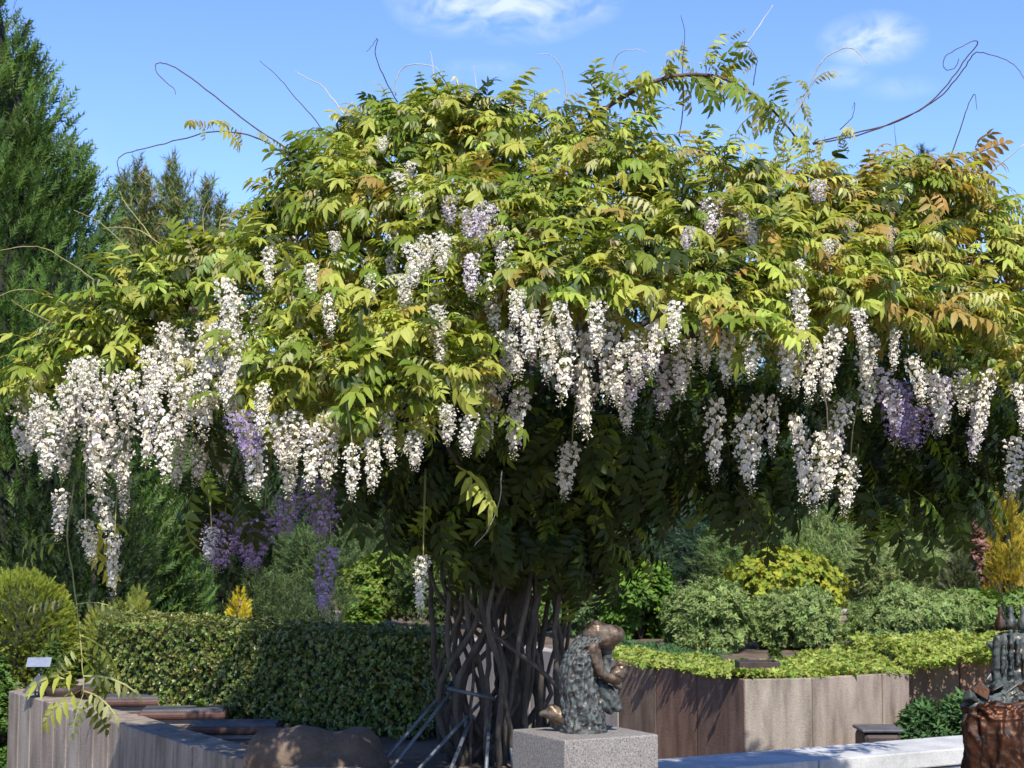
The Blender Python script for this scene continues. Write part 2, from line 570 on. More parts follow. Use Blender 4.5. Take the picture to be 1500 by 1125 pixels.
def compound_leaf(npair, pitch0, droop, ldroop, young=0.0):
    V, Q, T = [], [], []
    n = 0
    ts = np.linspace(0, 1, 9)
    pts = [np.zeros(3)]
    for i in range(8):
        a = pitch0 - droop * (ts[i] ** 1.3)
        pts.append(pts[-1] + np.array((math.cos(a), 0, math.sin(a))) / 8)
    pts = np.array(pts)
    def at(t):
        i = min(int(t * 8), 7)
        u = t * 8 - i
        return pts[i] * (1 - u) + pts[i + 1] * u, pitch0 - droop * (t ** 1.3)
    def put(v, q, t):
        nonlocal n
        V.append(v)
        Q.extend([[i + n for i in f] for f in q])
        T.extend([[i + n for i in f] for f in t])
        n += len(v)
    # stalk ribbon (two crossed strips)
    w = .011
    for ax in (np.array((0, w, w * .7)),):
        pv = np.concatenate([pts[::2] + ax, pts[::2] - ax])
        put(pv, [[i, i + 1, i + 6, i + 5] for i in range(4)], [])
    for k in range(npair):
        t = .24 + .72 * k / max(1, npair - 1) * .93
        p, a = at(t)
        prof = .72 + .42 * math.sin(math.pi * (k + .9) / (npair + 1.0))
        for s in (1, -1):
            L = .36 * prof * rng.uniform(.88, 1.1) * (1 - .35 * young)
            v, q, tt = leaflet(L, L * rng.uniform(.15, .20) * (1 - .25 * young), rng.uniform(.2, .6), rng.uniform(.1, .34))
            yaw = s * R(rng.uniform(48, 68) * (1 - .3 * (k / npair)))
            M = rot(-a * 0.6, 'Y') @ rot(yaw, 'Z') @ rot(ldroop * rng.uniform(.6, 1.4), 'Y') @ rot(s * rng.uniform(-.1, .45), 'X')
            put(v @ M.T + p, q, tt)
    p, a = at(1.0)
    L = .36 * (1 - .3 * young)
    v, q, tt = leaflet(L, L * .16, .4, .25)
    M = rot(-a + .25, 'Y')
    put(v @ M.T + p, q, tt)
    return np.concatenate(V), np.array(Q), np.array(T)

LEAVES = []
for npair, p0, dr, ld, yg in ((5, .15, .7, .25, 0), (5, .1, .9, .4, 0), (4, .2, .6, .2, 0), (4, .3, 1.2, .45, .1), (5, .0, .7, .6, 0),
                              (5, .35, 1.0, .8, .5), (5, .2, 1.3, .95, .6), (3, .05, .5, .35, 0)):
    LEAVES.append(compound_leaf(npair, p0, dr, ld, yg))

TINTS = {'lime': (.365, .39, .07), 'green': (.165, .225, .026), 'deep': (.034, .055, .008), 'bronze': (.34, .245, .06), 'pale': (.40, .41, .17)}  # deep is darkened so the leaf colour itself carries canopy shade
TN = list(TINTS)

# ------------------------------------------------------------------ wisteria
TR = np.array((-.03, 7.1, BEDZ))
wis = empty('wisteria', TR, 'huge spreading wisteria with white and lilac hanging blossom on many twisted stems', 'wisteria')

UC = (0.05, 7.1)
def umb_z(x, y):
    dy = (y - UC[1]) / (1.65 if y < UC[1] else 1.3)
    return 3.42 - 1.2 * ((x - UC[0]) / 2.25) ** 2 - 1.2 * dy ** 2
def umb_D(px, py):
    """depth of the umbrella-shaped top at this pixel; silhouette depth where the ray misses"""
    best, bd = 9, UC[1]
    for D in np.arange(5.45, 7.15, .03):
        p = P(px, py, D)
        h = umb_z(p[0], p[1]) - p[2]
        if h > 0:
            return D
        if -h < best:
            best, bd = -h, D
    return bd
def rim_D(px):
    x = (px - 750) / F * 6.0
    if px < 420:
        return 6.0
    q = max(.0, 1 - (x / 2.2) ** 2)
    return UC[1] - 1.5 * math.sqrt(q)

lobes = []     # centre, radii, kind, density
def lobe(px, py, rx, ry, rd=.35, D=None, kind='top', dens=1.0, mirror=False):
    if D is None:
        D = umb_D(px, py - ry * .6) + rd * .45
    c = P(px, py, D)
    r = np.array((rx * D / F, rd, ry * D / F))
    if kind == 'under':
        lobes.append((c, r, kind, dens))
        return
    lobes.append((c, r * .88, kind, dens * .85))
    for k in range(5):                      # tufts of shoots standing proud of the mass
        u = unit(1)[0]
        u[2] = abs(u[2]) * .8 + .1 if k < 3 else u[2] * .5
        u[1] = -abs(u[1]) if k != 1 else u[1]
        u /= np.linalg.norm(u)
        lobes.append((c + u * r * .66, np.array((1, .95, .8)) * min(rng.uniform(.11, .19), .62 * r[0]), kind, dens * 1.1))
    if mirror:
        c2 = c.copy()
        c2[1] = UC[1] + (UC[1] - c[1]) * .75 + .45
        lobes.append((c2, r * 1.1, 'back', dens * .5))

for a in ((610, 262, 135, 90), (745, 255, 150, 80), (650, 235, 90, 58), (505, 300, 80, 56), (890, 300, 115, 74), (1030, 312, 125, 60), (1140, 310, 75, 55),
          (1340, 318, 100, 50), (1230, 350, 105, 50), (1410, 365, 70, 55), (1300, 290, 50, 28), (575, 208, 50, 34), (690, 192, 65, 30)):
    lobe(*a, mirror=True)
for a in ((435, 345, 65, 55), (345, 415, 85, 40), (250, 445, 75, 34), (175, 500, 60, 28), (105, 548, 48, 22), (85, 572, 40, 20), (395, 405, 65, 48), (310, 455, 80, 40),
          (215, 500, 65, 32), (150, 545, 60, 26)):
    lobe(*a, rd=.26, D=6.75 if a[0] > 425 else 6.35 if a[0] > 385 else 6.1 + .0005 * abs(a[0] - 150))
for a in ((690, 345, 120, 65), (560, 340, 100, 65), (830, 350, 120, 62), (970, 370, 130, 60), (1110, 385, 120, 55), (1260, 400, 115, 52), (1390, 430, 100, 55),
          (1465, 430, 50, 60), (770, 400, 100, 50), (900, 420, 100, 42), (1040, 430, 110, 45), (640, 410, 90, 50)):
    lobe(*a)
for a in ((450, 515, 75, 50), (540, 490, 100, 55), (630, 515, 80, 60), (470, 580, 85, 45), (585, 580, 95, 50), (400, 555, 55, 45), (660, 580, 55, 50), (1060, 485, 80, 45),
          (1340, 480, 95, 36), (1440, 490, 60, 50), (960, 455, 80, 35), (1150, 455, 80, 38), (1250, 465, 70, 35), (790, 455, 70, 40), (1480, 560, 50, 60), (530, 640, 60, 32),
          (380, 600, 45, 35), (370, 500, 55, 32), (705, 455, 55, 34), (840, 430, 60, 34), (500, 420, 50, 32), (1110, 520, 45, 30), (1210, 440, 60, 32), (620, 330, 60, 40), (260, 560, 40, 24)):
    lobe(*a, kind='front')
# shaded curtain of leaves under the dome
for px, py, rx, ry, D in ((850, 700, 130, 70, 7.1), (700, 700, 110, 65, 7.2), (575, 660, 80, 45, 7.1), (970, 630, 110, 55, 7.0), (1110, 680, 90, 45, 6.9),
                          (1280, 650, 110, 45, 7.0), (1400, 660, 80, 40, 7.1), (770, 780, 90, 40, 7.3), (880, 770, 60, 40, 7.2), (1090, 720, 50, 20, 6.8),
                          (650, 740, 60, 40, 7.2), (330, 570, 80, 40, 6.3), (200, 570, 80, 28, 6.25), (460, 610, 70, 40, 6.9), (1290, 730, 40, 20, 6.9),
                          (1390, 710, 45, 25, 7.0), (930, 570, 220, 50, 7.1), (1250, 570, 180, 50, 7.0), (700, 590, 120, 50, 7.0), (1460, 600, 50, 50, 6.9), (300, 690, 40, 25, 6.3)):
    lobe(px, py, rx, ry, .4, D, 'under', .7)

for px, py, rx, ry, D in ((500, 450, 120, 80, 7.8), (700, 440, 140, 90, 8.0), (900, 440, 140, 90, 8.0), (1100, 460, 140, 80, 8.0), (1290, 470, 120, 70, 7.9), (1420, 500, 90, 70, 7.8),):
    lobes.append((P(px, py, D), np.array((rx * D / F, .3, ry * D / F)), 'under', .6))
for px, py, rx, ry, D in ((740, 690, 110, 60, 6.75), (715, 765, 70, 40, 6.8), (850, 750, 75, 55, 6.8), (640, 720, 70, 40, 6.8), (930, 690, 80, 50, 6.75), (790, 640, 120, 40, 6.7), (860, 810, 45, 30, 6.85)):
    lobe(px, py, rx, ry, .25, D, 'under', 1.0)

# ---- flower cluster list: px, top, bottom, width px, colour, depth offset from the lobe front
W_, L_, V_ = 'white', 'lilac', 'violet'
RAC = [
 (28, 575, 690, 45, W_), (75, 600, 705, 45, W_), (115, 525, 640, 55, W_), (150, 570, 730, 58, W_), (100, 620, 705, 45, W_), (187, 600, 730, 38, W_), (208, 565, 690, 40, W_),
 (235, 600, 715, 40, W_), (255, 478, 600, 60, W_), (290, 500, 640, 60, W_), (312, 520, 650, 48, W_), (272, 555, 660, 50, W_), (330, 405, 505, 45, W_), (348, 430, 525, 40, W_),
 (300, 635, 715, 50, W_), (325, 640, 710, 38, W_), (268, 640, 718, 35, W_), (370, 620, 735, 55, W_), (405, 605, 690, 42, W_), (418, 640, 735, 40, W_), (455, 615, 722, 45, W_),
 (486, 600, 720, 40, W_), (516, 650, 737, 32, W_), (565, 600, 690, 30, W_), (545, 640, 725, 38, W_), (90, 715, 795, 30, W_), (138, 690, 800, 38, W_), (125, 760, 830, 30, W_),
 (168, 780, 877, 28, W_), (182, 690, 762, 26, W_), (135, 520, 600, 55, W_), (58, 575, 650, 45, W_), (218, 505, 600, 45, W_), (350, 480, 570, 42, W_), (52, 600, 660, 36, W_),
 (240, 530, 620, 45, W_), (160, 640, 720, 45, W_), (385, 440, 510, 35, W_), (330, 560, 640, 40, W_),
 (330, 750, 842, 45, V_), (388, 745, 838, 52, V_), (455, 700, 800, 48, V_), (486, 800, 905, 26, V_), (352, 600, 680, 42, V_), (362, 765, 842, 45, V_), (430, 720, 790, 40, V_), (310, 770, 830, 34, L_),
 (580, 250, 314, 32, W_), (602, 235, 295, 28, W_), (428, 345, 420, 28, W_), (455, 385, 450, 26, W_), (488, 338, 374, 25, W_), (575, 335, 430, 24, W_), (625, 345, 402, 45, W_),
 (600, 355, 425, 40, W_), (640, 445, 505, 35, W_), (717, 295, 362, 45, L_), (690, 305, 355, 40, L_), (735, 330, 372, 28, W_), (562, 200, 228, 26, W_), (660, 285, 332, 32, L_),
 (935, 298, 342, 28, L_), (1040, 290, 355, 42, L_), (1075, 300, 360, 38, L_), (1175, 325, 372, 24, W_), (1200, 262, 300, 36, L_), (1240, 320, 360, 36, L_), (1300, 330, 370, 30, L_), (1215, 350, 380, 30, W_),
 (715, 400, 502, 36, W_), (775, 450, 535, 45, W_), (742, 480, 562, 45, W_), (710, 510, 603, 36, W_), (750, 510, 580, 40, W_), (765, 565, 675, 48, W_), (725, 560, 675, 32, W_),
 (690, 600, 672, 38, W_), (830, 475, 605, 45, W_), (861, 480, 652, 40, W_), (895, 470, 598, 42, W_), (930, 485, 565, 34, W_), (946, 515, 605, 42, L_), (982, 520, 618, 42, L_),
 (1012, 495, 592, 42, W_), (842, 535, 605, 38, L_), (800, 470, 565, 42, W_), (838, 645, 737, 46, W_, .5), (620, 812, 905, 30, W_, .5), (655, 590, 655, 38, W_), (605, 630, 692, 40, W_),
 (915, 500, 600, 40, W_), (965, 470, 560, 40, W_), (875, 440, 530, 36, W_), (820, 440, 520, 36, W_), (1035, 470, 550, 36, W_),
 (1168, 422, 525, 38, W_), (1170, 500, 587, 28, W_), (1050, 580, 712, 38, W_), (1086, 605, 727, 42, W_), (1110, 575, 700, 34, W_), (1132, 578, 672, 26, W_), (1165, 605, 742, 36, W_),
 (1240, 583, 678, 45, W_), (1205, 630, 760, 46, W_), (1246, 665, 760, 36, W_), (1225, 640, 740, 40, W_), (1230, 475, 595, 42, W_), (1266, 515, 622, 36, W_), (1312, 483, 547, 24, W_),
 (1276, 485, 565, 36, W_), (1200, 500, 595, 42, W_), (1358, 540, 642, 42, W_), (1385, 550, 645, 42, L_), (1312, 555, 655, 50, V_), (1410, 540, 612, 28, W_), (1450, 540, 658, 30, W_),
 (1426, 555, 652, 28, W_), (1342, 595, 665, 48, V_), (1488, 640, 735, 40, W_), (1065, 480, 570, 40, W_), (1150, 490, 580, 36, W_), (1490, 560, 640, 36, W_), (1290, 540, 640, 42, L_),
 (1435, 590, 680, 34, L_), (1335, 520, 600, 36, W_),
 (300, 470, 560, 45, W_), (270, 500, 590, 45, W_), (240, 470, 550, 40, W_), (322, 470, 560, 40, W_), (345, 520, 610, 40, W_), (95, 560, 650, 40, W_), (130, 600, 700, 45, W_), (65, 640, 705, 36, W_),
 (190, 540, 630, 45, W_), (165, 545, 640, 45, W_), (385, 560, 640, 35, W_), (430, 600, 690, 38, W_), (640, 480, 540, 34, W_), (610, 280, 335, 30, W_), (590, 400, 452, 35, W_), (545, 400, 450, 30, W_),
 (650, 340, 405, 38, W_), (740, 350, 425, 36, W_), (690, 370, 445, 36, L_), (760, 420, 485, 34, W_), (480, 430, 500, 28, W_), (395, 360, 430, 28, W_), (1100, 320, 372, 30, L_), (1010, 330, 370, 26, L_),
 (1170, 380, 445, 28, W_), (1255, 450, 525, 32, W_), (1105, 480, 562, 34, W_), (990, 440, 520, 32, W_), (870, 560, 640, 34, W_), (905, 560, 640, 36, W_),
]

LC = np.array([l[0] for l in lobes])
LR = np.array([l[1] for l in lobes])
ISFRONT = np.array([l[2] in ('top', 'front') for l in lobes])
CAMP = np.array((0, 0, CAMZ))
def front_D(px, py, only=None):
    d = P(px, py, 1.0) - CAMP
    o = (CAMP - LC) / LR
    dd = d / LR
    a = (dd * dd).sum(1)
    b = (o * dd).sum(1)
    c = (o * o).sum(1) - 1
    disc = b * b - a * c
    t = np.where(disc > 0, (-b - np.sqrt(np.maximum(disc, 0))) / a, 99)
    if only is not None:
        t = np.where(only, t, 99)
    return t.min()

racs = []
for r in RAC:
    px, t, b, w, k = r[:5]
    off = r[5] if len(r) > 5 else 0
    D = min(front_D(px, t, ISFRONT), front_D(px, t - 25, ISFRONT))
    if D > 20:
        D = rim_D(px) + .15
    if t > 560:
        D = min(D, rim_D(px) + .45)
    D += off + rng.uniform(-.10, .06) - (.16 if t < 470 else 0) - (.15 if px < 410 and t < 620 else 0)
    if k == V_:
        D += .15
    racs.append((px, t, b, w, k, D))
RB = np.array([(r[0] - r[3] * (.42 if r[1] > 470 else .7), r[0] + r[3] * (.42 if r[1] > 470 else .7), r[1] + (8 if r[1] > 470 else -6), r[2], r[5]) for r in racs])

# ---- leaves
pos, axis, sc, tin, up = [], [], [], [], []
def add_leaf(p, ax, s, tn, u=(0, 0, 1)):
    pos.append(p); axis.append(ax); sc.append(s); tin.append(tn); up.append(u)
def inside_other(p, me, f=.72):
    q = (p - LC) / (LR * f)
    h = (q * q).sum(1) < 1
    h[me] = False
    return h.any()
for li, (c, r, kind, dens) in enumerate(lobes):
    area = 4 * math.pi * (((r[0] * r[1]) ** 1.6 + (r[0] * r[2]) ** 1.6 + (r[1] * r[2]) ** 1.6) / 3) ** (1 / 1.6)
    n = int(area * (370 if kind in ('top', 'front') else 190 if kind == 'back' else 165) * dens)
    for u in unit(n):
        if kind != 'under' and u[2] < -.12 + .1 * rng.normal():
            continue
        p = c + r * u * rng.uniform(.72, 1.06)
        if inside_other(p, li):
            continue
        nrm = u / r
        nrm /= np.linalg.norm(nrm)
        out_ = np.array((p[0] - UC[0], p[1] - UC[1], 0))
        out_ /= np.linalg.norm(out_) + 1e-6
        ax = np.array((nrm[0], nrm[1], nrm[2] * .35)) + out_ * .5 + rng.normal(size=3) * .6
        if kind == 'under':
            ax = out_ * .5 + rng.normal(size=3) * .5 + np.array((0, 0, -.9))
            uu = out_ + np.array((0, 0, .5)) + rng.normal(size=3) * .3
        else:
            ax[2] = ax[2] * .6 + rng.normal() * .34 + .02
            uu = np.array((0, 0, 1)) + nrm * .55 + rng.normal(size=3) * .25
        px, py = proj(p)
        hit = (RB[:, 0] < px) & (RB[:, 1] > px) & (RB[:, 2] < py) & (RB[:, 3] > py) & (RB[:, 4] > p[1] - .12)
        if hit.any() and rng.random() < (.72 if py > 470 and px > 410 else .88):
            continue
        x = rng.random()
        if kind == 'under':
            tn = 'green' if x < .25 else 'deep'  # shade under the dome is put into the leaf colour
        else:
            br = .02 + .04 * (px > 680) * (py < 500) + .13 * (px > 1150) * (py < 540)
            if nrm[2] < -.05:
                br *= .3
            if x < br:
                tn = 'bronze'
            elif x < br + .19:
                tn = 'pale'  # pale young leaves; their share also stands in for silky sheen
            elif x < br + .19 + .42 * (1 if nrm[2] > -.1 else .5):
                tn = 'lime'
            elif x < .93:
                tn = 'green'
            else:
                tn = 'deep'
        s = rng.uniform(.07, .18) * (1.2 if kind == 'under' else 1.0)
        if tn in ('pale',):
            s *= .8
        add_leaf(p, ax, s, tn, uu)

# leaves along particular shoots
def along(pts, n, size, tn_list, t0=0., t1=1., spread=.6):
    pts = smooth_path(pts, 60)
    for t in np.linspace(t0, t1, n):
        i = min(int(t * 59), 58)
        T = pts[i + 1] - pts[i]
        T /= np.linalg.norm(T)
        ax = T * .6 + rng.normal(size=3) * spread
        ax[2] -= .1
        add_leaf(pts[i], ax, rng.uniform(*size), tn_list[rng.integers(len(tn_list))], np.array((0, 0, 1)) + rng.normal(size=3) * .3)

shoots = []       # (pixel path, depth start, depth end, radius, material)
S = lambda path, d0, d1, r, m: shoots.append((path, d0, d1, r, m))
S([(450, 232), (400, 205), (345, 165), (290, 122), (255, 98), (232, 92), (228, 102), (240, 118), (255, 130), (257, 138)], 7.0, 6.7, .0055, TWIG)
S([(445, 245), (390, 208), (350, 195), (310, 193), (270, 203), (225, 214), (185, 225), (172, 235), (175, 255), (185, 270)], 7.0, 6.8, .006, TWIG)
S([(490, 225), (465, 180), (430, 140), (405, 110), (380, 90)], 7.0, 7.1, .0045, TWIG)
S([(505, 168), (490, 148), (470, 125), (450, 115), (430, 103)], 7.1, 7.2, .0045, PALESHOOT)
S([(582, 150), (562, 112), (550, 80), (553, 57), (546, 66), (537, 76)], 7.1, 7.0, .005, TWIG)
S([(580, 140), (580, 118), (590, 100), (610, 94), (635, 98), (645, 108), (647, 116)], 7.0, 6.9, .0042, PALESHOOT)
S([(638, 135), (634, 95), (630, 75)], 7.1, 7.1, .003, PALESHOOT)
S([(702, 150), (696, 115), (694, 95)], 7.1, 7.1, .003, PALESHOOT)
S([(831, 170), (828, 125), (820, 95), (805, 80), (785, 80)], 7.1, 7.0, .0042, PALESHOOT)
S([(1070, 100), (1090, 70), (1110, 40), (1132, 8)], 7.1, 7.2, .0045, PALESHOOT)
S([(1160, 175), (1185, 130), (1200, 95), (1220, 77), (1245, 70), (1260, 80), (1270, 92)], 7.2, 7.0, .005, PALESHOOT)
S([(1190, 210), (1250, 195), (1310, 180), (1360, 152), (1395, 115), (1415, 85), (1432, 65), (1426, 60), (1405, 70), (1385, 82), (1382, 97), (1388, 103), (1400, 98), (1405, 85)], 7.1, 6.7, .0055, TWIG)
S([(1190, 212), (1260, 197), (1330, 170), (1372, 145), (1402, 115), (1420, 88), (1430, 77), (1450, 80), (1475, 88), (1490, 100), (1502, 118)], 7.1, 6.6, .0055, TWIG)
S([(1385, 250), (1405, 195), (1418, 155), (1428, 138), (1431, 160)], 7.0, 6.9, .0048, TWIG)
S([(1390, 312), (1430, 275), (1460, 245), (1502, 210)], 6.9, 6.7, .006, PALESHOOT)
S([(1316, 240), (1312, 205), (1310, 182)], 7.0, 7.0, .003, TWIG)
S([(1103, 125), (1107, 100), (1108, 85), (1095, 68), (1070, 62)], 7.2, 7.1, .004, TWIG)
S([(1230, 190), (1248, 172), (1252, 150), (1248, 160)], 7.1, 7.0, .0035, TWIG)
S([(995, 200), (1001, 150), (1000, 100), (1003, 50), (997, 22)], 7.1, 7.0, .0045, TWIG)
S([(895, 110), (905, 80), (930, 72), (950, 78)], 7.1, 7.0, .0035, PALESHOOT)
S([(205, 385), (170, 347), (140, 322), (108, 308)], 6.9, 6.8, .0042, GREENSHOOT)
S([(240, 362), (205, 338), (175, 333), (150, 335)], 6.9, 6.9, .004, GREENSHOOT)
S([(232, 362), (205, 325), (185, 300), (175, 280)], 6.9, 7.0, .004, GREENSHOOT)
S([(150, 420), (110, 390), (70, 366), (40, 361), (-8, 368)], 6.8, 6.6, .0045, GREENSHOOT)
S([(108, 452), (60, 430), (30, 424), (-8, 436)], 6.8, 6.6, .0045, GREENSHOOT)
S([(82, 475), (40, 455), (17, 440)], 6.8, 6.7, .0045, GREENSHOOT)
S([(310, 390), (300, 350), (298, 310), (312, 288)], 6.7, 6.7, .004, GREENSHOOT)
S([(420, 330), (385, 312), (360, 305), (335, 315)], 6.6, 6.6, .004, GREENSHOOT)
S([(445, 390), (465, 350), (490, 333), (520, 340)], 6.1, 6.0, .004, GREENSHOOT)
S([(405, 345), (350, 370), (290, 400), (240, 450), (208, 487)], 6.35, 6.0, .011, BARK)
S([(735, 690), (732, 730), (718, 770), (695, 800)], 6.0, 5.9, .0028, PALESHOOT)
S([(1165, 490), (1195, 545), (1210, 590), (1213, 640)], 5.7, 5.6, .006, BARK)
S([(1425, 362), (1450, 385), (1475, 410), (1502, 436)], 6.7, 6.5, .008, TWIG)
S([(1484, 345), (1490, 375), (1490, 400), (1484, 430)], 6.6, 6.6, .006, TWIG)
S([(320, 553), (345, 552), (370, 546), (400, 548)], 5.9, 6.0, .007, TWIG)
S([(560, 395), (545, 430), (540, 470)], 5.95, 5.9, .004, GREENSHOOT)
S([(1010, 440), (1003, 490), (1008, 540), (1012, 570)], 5.6, 5.55, .0035, GREENSHOOT)
arch = [(862, 185), (900, 150), (950, 122), (1000, 110), (1050, 112), (1090, 130), (1130, 160), (1165, 200)]
S(arch, 7.0, 7.05, .011, TWIG)
hang = [(98, 780), (105, 830), (112, 885), (117, 930), (121, 980), (123, 1015)]
S([(110, 700)] + hang, 6.5, 6.35, .0055, GREENSHOOT)
W3 = lambda path, d0, d1: np.array([P(x, y, d0 + (d1 - d0) * i / (len(path) - 1)) for i, (x, y) in enumerate(path)])
along(W3(arch, 7.0, 7.05), 46, (.13, .20), ['lime', 'pale', 'green', 'lime'], .02, .98, .75)
along(W3([(870, 130), (900, 115), (960, 100), (1020, 90), (1060, 100)], 7.1, 7.1), 16, (.12, .17), ['lime', 'pale', 'green'], 0, 1, .7)
along(W3([(880, 170), (870, 210), (890, 190), (930, 170), (960, 185)], 7.1, 7.1), 14, (.13, .19), ['green', 'lime'], 0, 1, .7)
along(W3([(1140, 190), (1190, 200), (1225, 195), (1240, 190)], 7.1, 7.0), 9, (.10, .15), ['pale', 'lime'], 0, 1, .6)
along(W3([(1150, 165), (1180, 140), (1195, 115)], 7.2, 7.1), 6, (.09, .13), ['pale', 'lime'], 0, 1, .7)
along(W3([(270, 178), (300, 180), (345, 185), (400, 205), (440, 225)], 6.9, 7.0), 12, (.09, .15), ['pale', 'lime'], 0, 1, .6)
along(W3([(1265, 230), (1310, 235), (1350, 245), (1400, 240), (1430, 225)], 6.9, 6.9), 13, (.13, .19), ['bronze', 'bronze', 'lime'], 0, 1, .6)
along(W3([(1400, 270), (1440, 285), (1490, 300)], 6.8, 6.7), 6, (.14, .2), ['bronze', 'lime'], 0, 1, .45)
along(W3([(430, 330), (470, 250), (520, 175)], 7.0, 7.0), 10, (.12, .18), ['pale', 'lime', 'green'], 0, 1, .7)
along(W3([(1000, 60), (990, 80), (970, 95)], 7.0, 7.0), 5, (.09, .13), ['lime'], 0, 1, .7)
along(W3([(1065, 60), (1080, 65), (1110, 90)], 7.1, 7.1), 4, (.07, .1), ['pale'], 0, 1, .7)
for (x, y), d, s in (((105, 880), (-1, -.1), .15), ((112, 885), (1, -.15), .17), ((112, 905), (-1, -.5), .17), ((117, 930), (1, -.5), .2), ((119, 945), (-.9, -.7), .17), ((120, 960), (.7, -.8), .17),
                     ((122, 985), (-1, -.25), .19), ((122, 990), (1, -.1), .23), ((123, 1008), (-.9, -.6), .19), ((123, 1012), (.6, -.8), .17), ((123, 1014), (-.2, -1), .16), ((123, 1012), (.9, -.5), .18)):
    add_leaf(P(x, y, 6.38), np.array((d[0], rng.uniform(-.5, .2), d[1])), s, ['lime', 'green', 'pale'][rng.integers(3)], np.array((0, -.4, 1)))
for (x, y), d in (((100, 785), (-1, -.05)), ((95, 795), (-.9, -.3)), ((110, 770), (.8, .1)), ((115, 775), (.9, -.3)), ((125, 800), (.6, -.5))):
    add_leaf(P(x, y, 6.42), np.array((d[0], -.2, d[1])), .17, 'lime', np.array((0, -.3, 1)))
# sunlit leaf against the dark hollow and big hanging leaves whose dark tint carries shade
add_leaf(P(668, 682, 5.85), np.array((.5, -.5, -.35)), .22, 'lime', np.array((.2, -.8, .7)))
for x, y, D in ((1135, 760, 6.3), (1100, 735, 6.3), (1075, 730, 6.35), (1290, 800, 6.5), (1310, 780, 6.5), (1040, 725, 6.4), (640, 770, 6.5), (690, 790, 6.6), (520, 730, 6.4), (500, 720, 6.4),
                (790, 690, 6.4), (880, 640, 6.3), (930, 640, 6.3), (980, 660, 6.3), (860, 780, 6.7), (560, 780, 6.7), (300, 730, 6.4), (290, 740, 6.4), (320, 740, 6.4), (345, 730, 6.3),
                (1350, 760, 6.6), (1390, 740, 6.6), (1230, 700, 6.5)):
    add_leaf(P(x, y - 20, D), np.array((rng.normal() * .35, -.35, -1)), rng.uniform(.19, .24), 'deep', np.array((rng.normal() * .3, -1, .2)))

pos = np.array(pos); axis = np.array(axis); sc = np.array(sc); up = np.array(up)
tin = np.array([TN.index(t) for t in tin])
M = frames(pos, axis, up / np.linalg.norm(up, axis=1)[:, None], sc, rng.normal(size=len(pos)) * .25)
var = rng.integers(0, 5, len(pos))
var[rng.random(len(pos)) < .12] = 7
pale = (tin == TN.index('pale')) | ((tin == TN.index('lime')) & (rng.random(len(pos)) < .25))
var[pale] = rng.integers(5, 7, pale.sum())
print('LEAVES', len(pos))

# the 300 leaves that show largest become parts of their own: the frontmost in each patch of the picture
tipc = pos + axis / np.linalg.norm(axis, axis=1)[:, None] * sc[:, None] * .5
qx, qy = proj(tipc)
score = {}
for i in range(len(pos)):
    if not (0 < qx[i] < 1500 and 60 < qy[i] < 1060):
        continue
    k = (int(qx[i] // 50), int(qy[i] // 48))
    v = sc[i] / pos[i][1] - max(0, pos[i][1] - 5.5) * .004
    if k not in score or v > score[k][0]:
        score[k] = (v, i)
chosen = np.array(sorted([i for v, i in sorted(score.values(), reverse=True)[:300]]))
is_part = np.zeros(len(pos), bool)
is_part[chosen] = True

fol = MB()
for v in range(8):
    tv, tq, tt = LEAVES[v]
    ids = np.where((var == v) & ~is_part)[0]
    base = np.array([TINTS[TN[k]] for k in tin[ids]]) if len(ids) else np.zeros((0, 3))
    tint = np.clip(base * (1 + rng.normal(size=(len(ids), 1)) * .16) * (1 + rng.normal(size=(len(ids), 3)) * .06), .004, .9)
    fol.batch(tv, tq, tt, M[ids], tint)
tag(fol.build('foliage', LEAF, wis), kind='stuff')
leafmesh = {}
for i in chosen:
    k = (var[i], tin[i])
    if k not in leafmesh:
        tv, tq, tt = LEAVES[k[0]]
        t = np.broadcast_to(np.array(TINTS[TN[k[1]]]), tv.shape) * (1 + rng.normal(size=(len(tv), 1)) * .05)
        leafmesh[k] = make_mesh('leaf', tv, [tq, tt], LEAF, t)
    o = bpy.data.objects.new('leaf', leafmesh[k])
    col.objects.link(o)
    o.parent = wis
    m4 = np.eye(4)
    m4[:3] = M[i]
    m4[:3, 3] -= TR
    o.matrix_local = Matrix(m4.tolist())

# ---- flower clusters
def flower():
    """one pea flower, ~1 unit wide: cupped banner + wings/keel"""
    V, T, c = [], [], []
    n = 9
    V.append((0, 0, 0)); c.append(0)
    for i in range(n):
        a = -2.2 + 4.4 * i / (n - 1)
        r = .52 * (1 - .12 * math.cos(a * 2))
        V.append((.16 + .10 * math.cos(a * 2), math.sin(a) * r, .12 + math.cos(a) * r)); c.append(1)
    for i in range(n - 1):
        T.append((0, 1 + i, 2 + i))
    b = len(V)
    for p in ((0, 0, -.05), (.35, .17, .06), (.35, -.17, .06), (.35, 0, -.24), (.38, 0, .2), (.72, 0, .06)):
        V.append(p); c.append(2)
    for f in ((0, 1, 4), (0, 4, 2), (0, 3, 1), (0, 2, 3), (5, 4, 1), (5, 2, 4), (5, 1, 3), (5, 3, 2)):
        T.append(tuple(b + q for q in f))
    return np.array(V, float), np.array(T), np.array(c)
FV, FT, FC = flower()
def bud():
    V = np.array([(0, 0, 0), (.3, .2, .05), (.3, -.2, .05), (.3, 0, -.15), (.3, 0, .24), (.75, 0, .0)], float)
    T = np.array([(0, 1, 4), (0, 4, 2), (0, 3, 1), (0, 2, 3), (5, 4, 1), (5, 2, 4), (5, 1, 3), (5, 3, 2)])
    return V, T
BV, BT = bud()
PCOL = {'white': ((.88, .84, .775), (.89, .85, .755), (.62, .55, .30)), 'lilac': ((.74, .67, .73), (.68, .58, .70), (.62, .55, .40)),
        'violet': ((.33, .24, .46), (.24, .155, .42), (.4, .34, .3))}
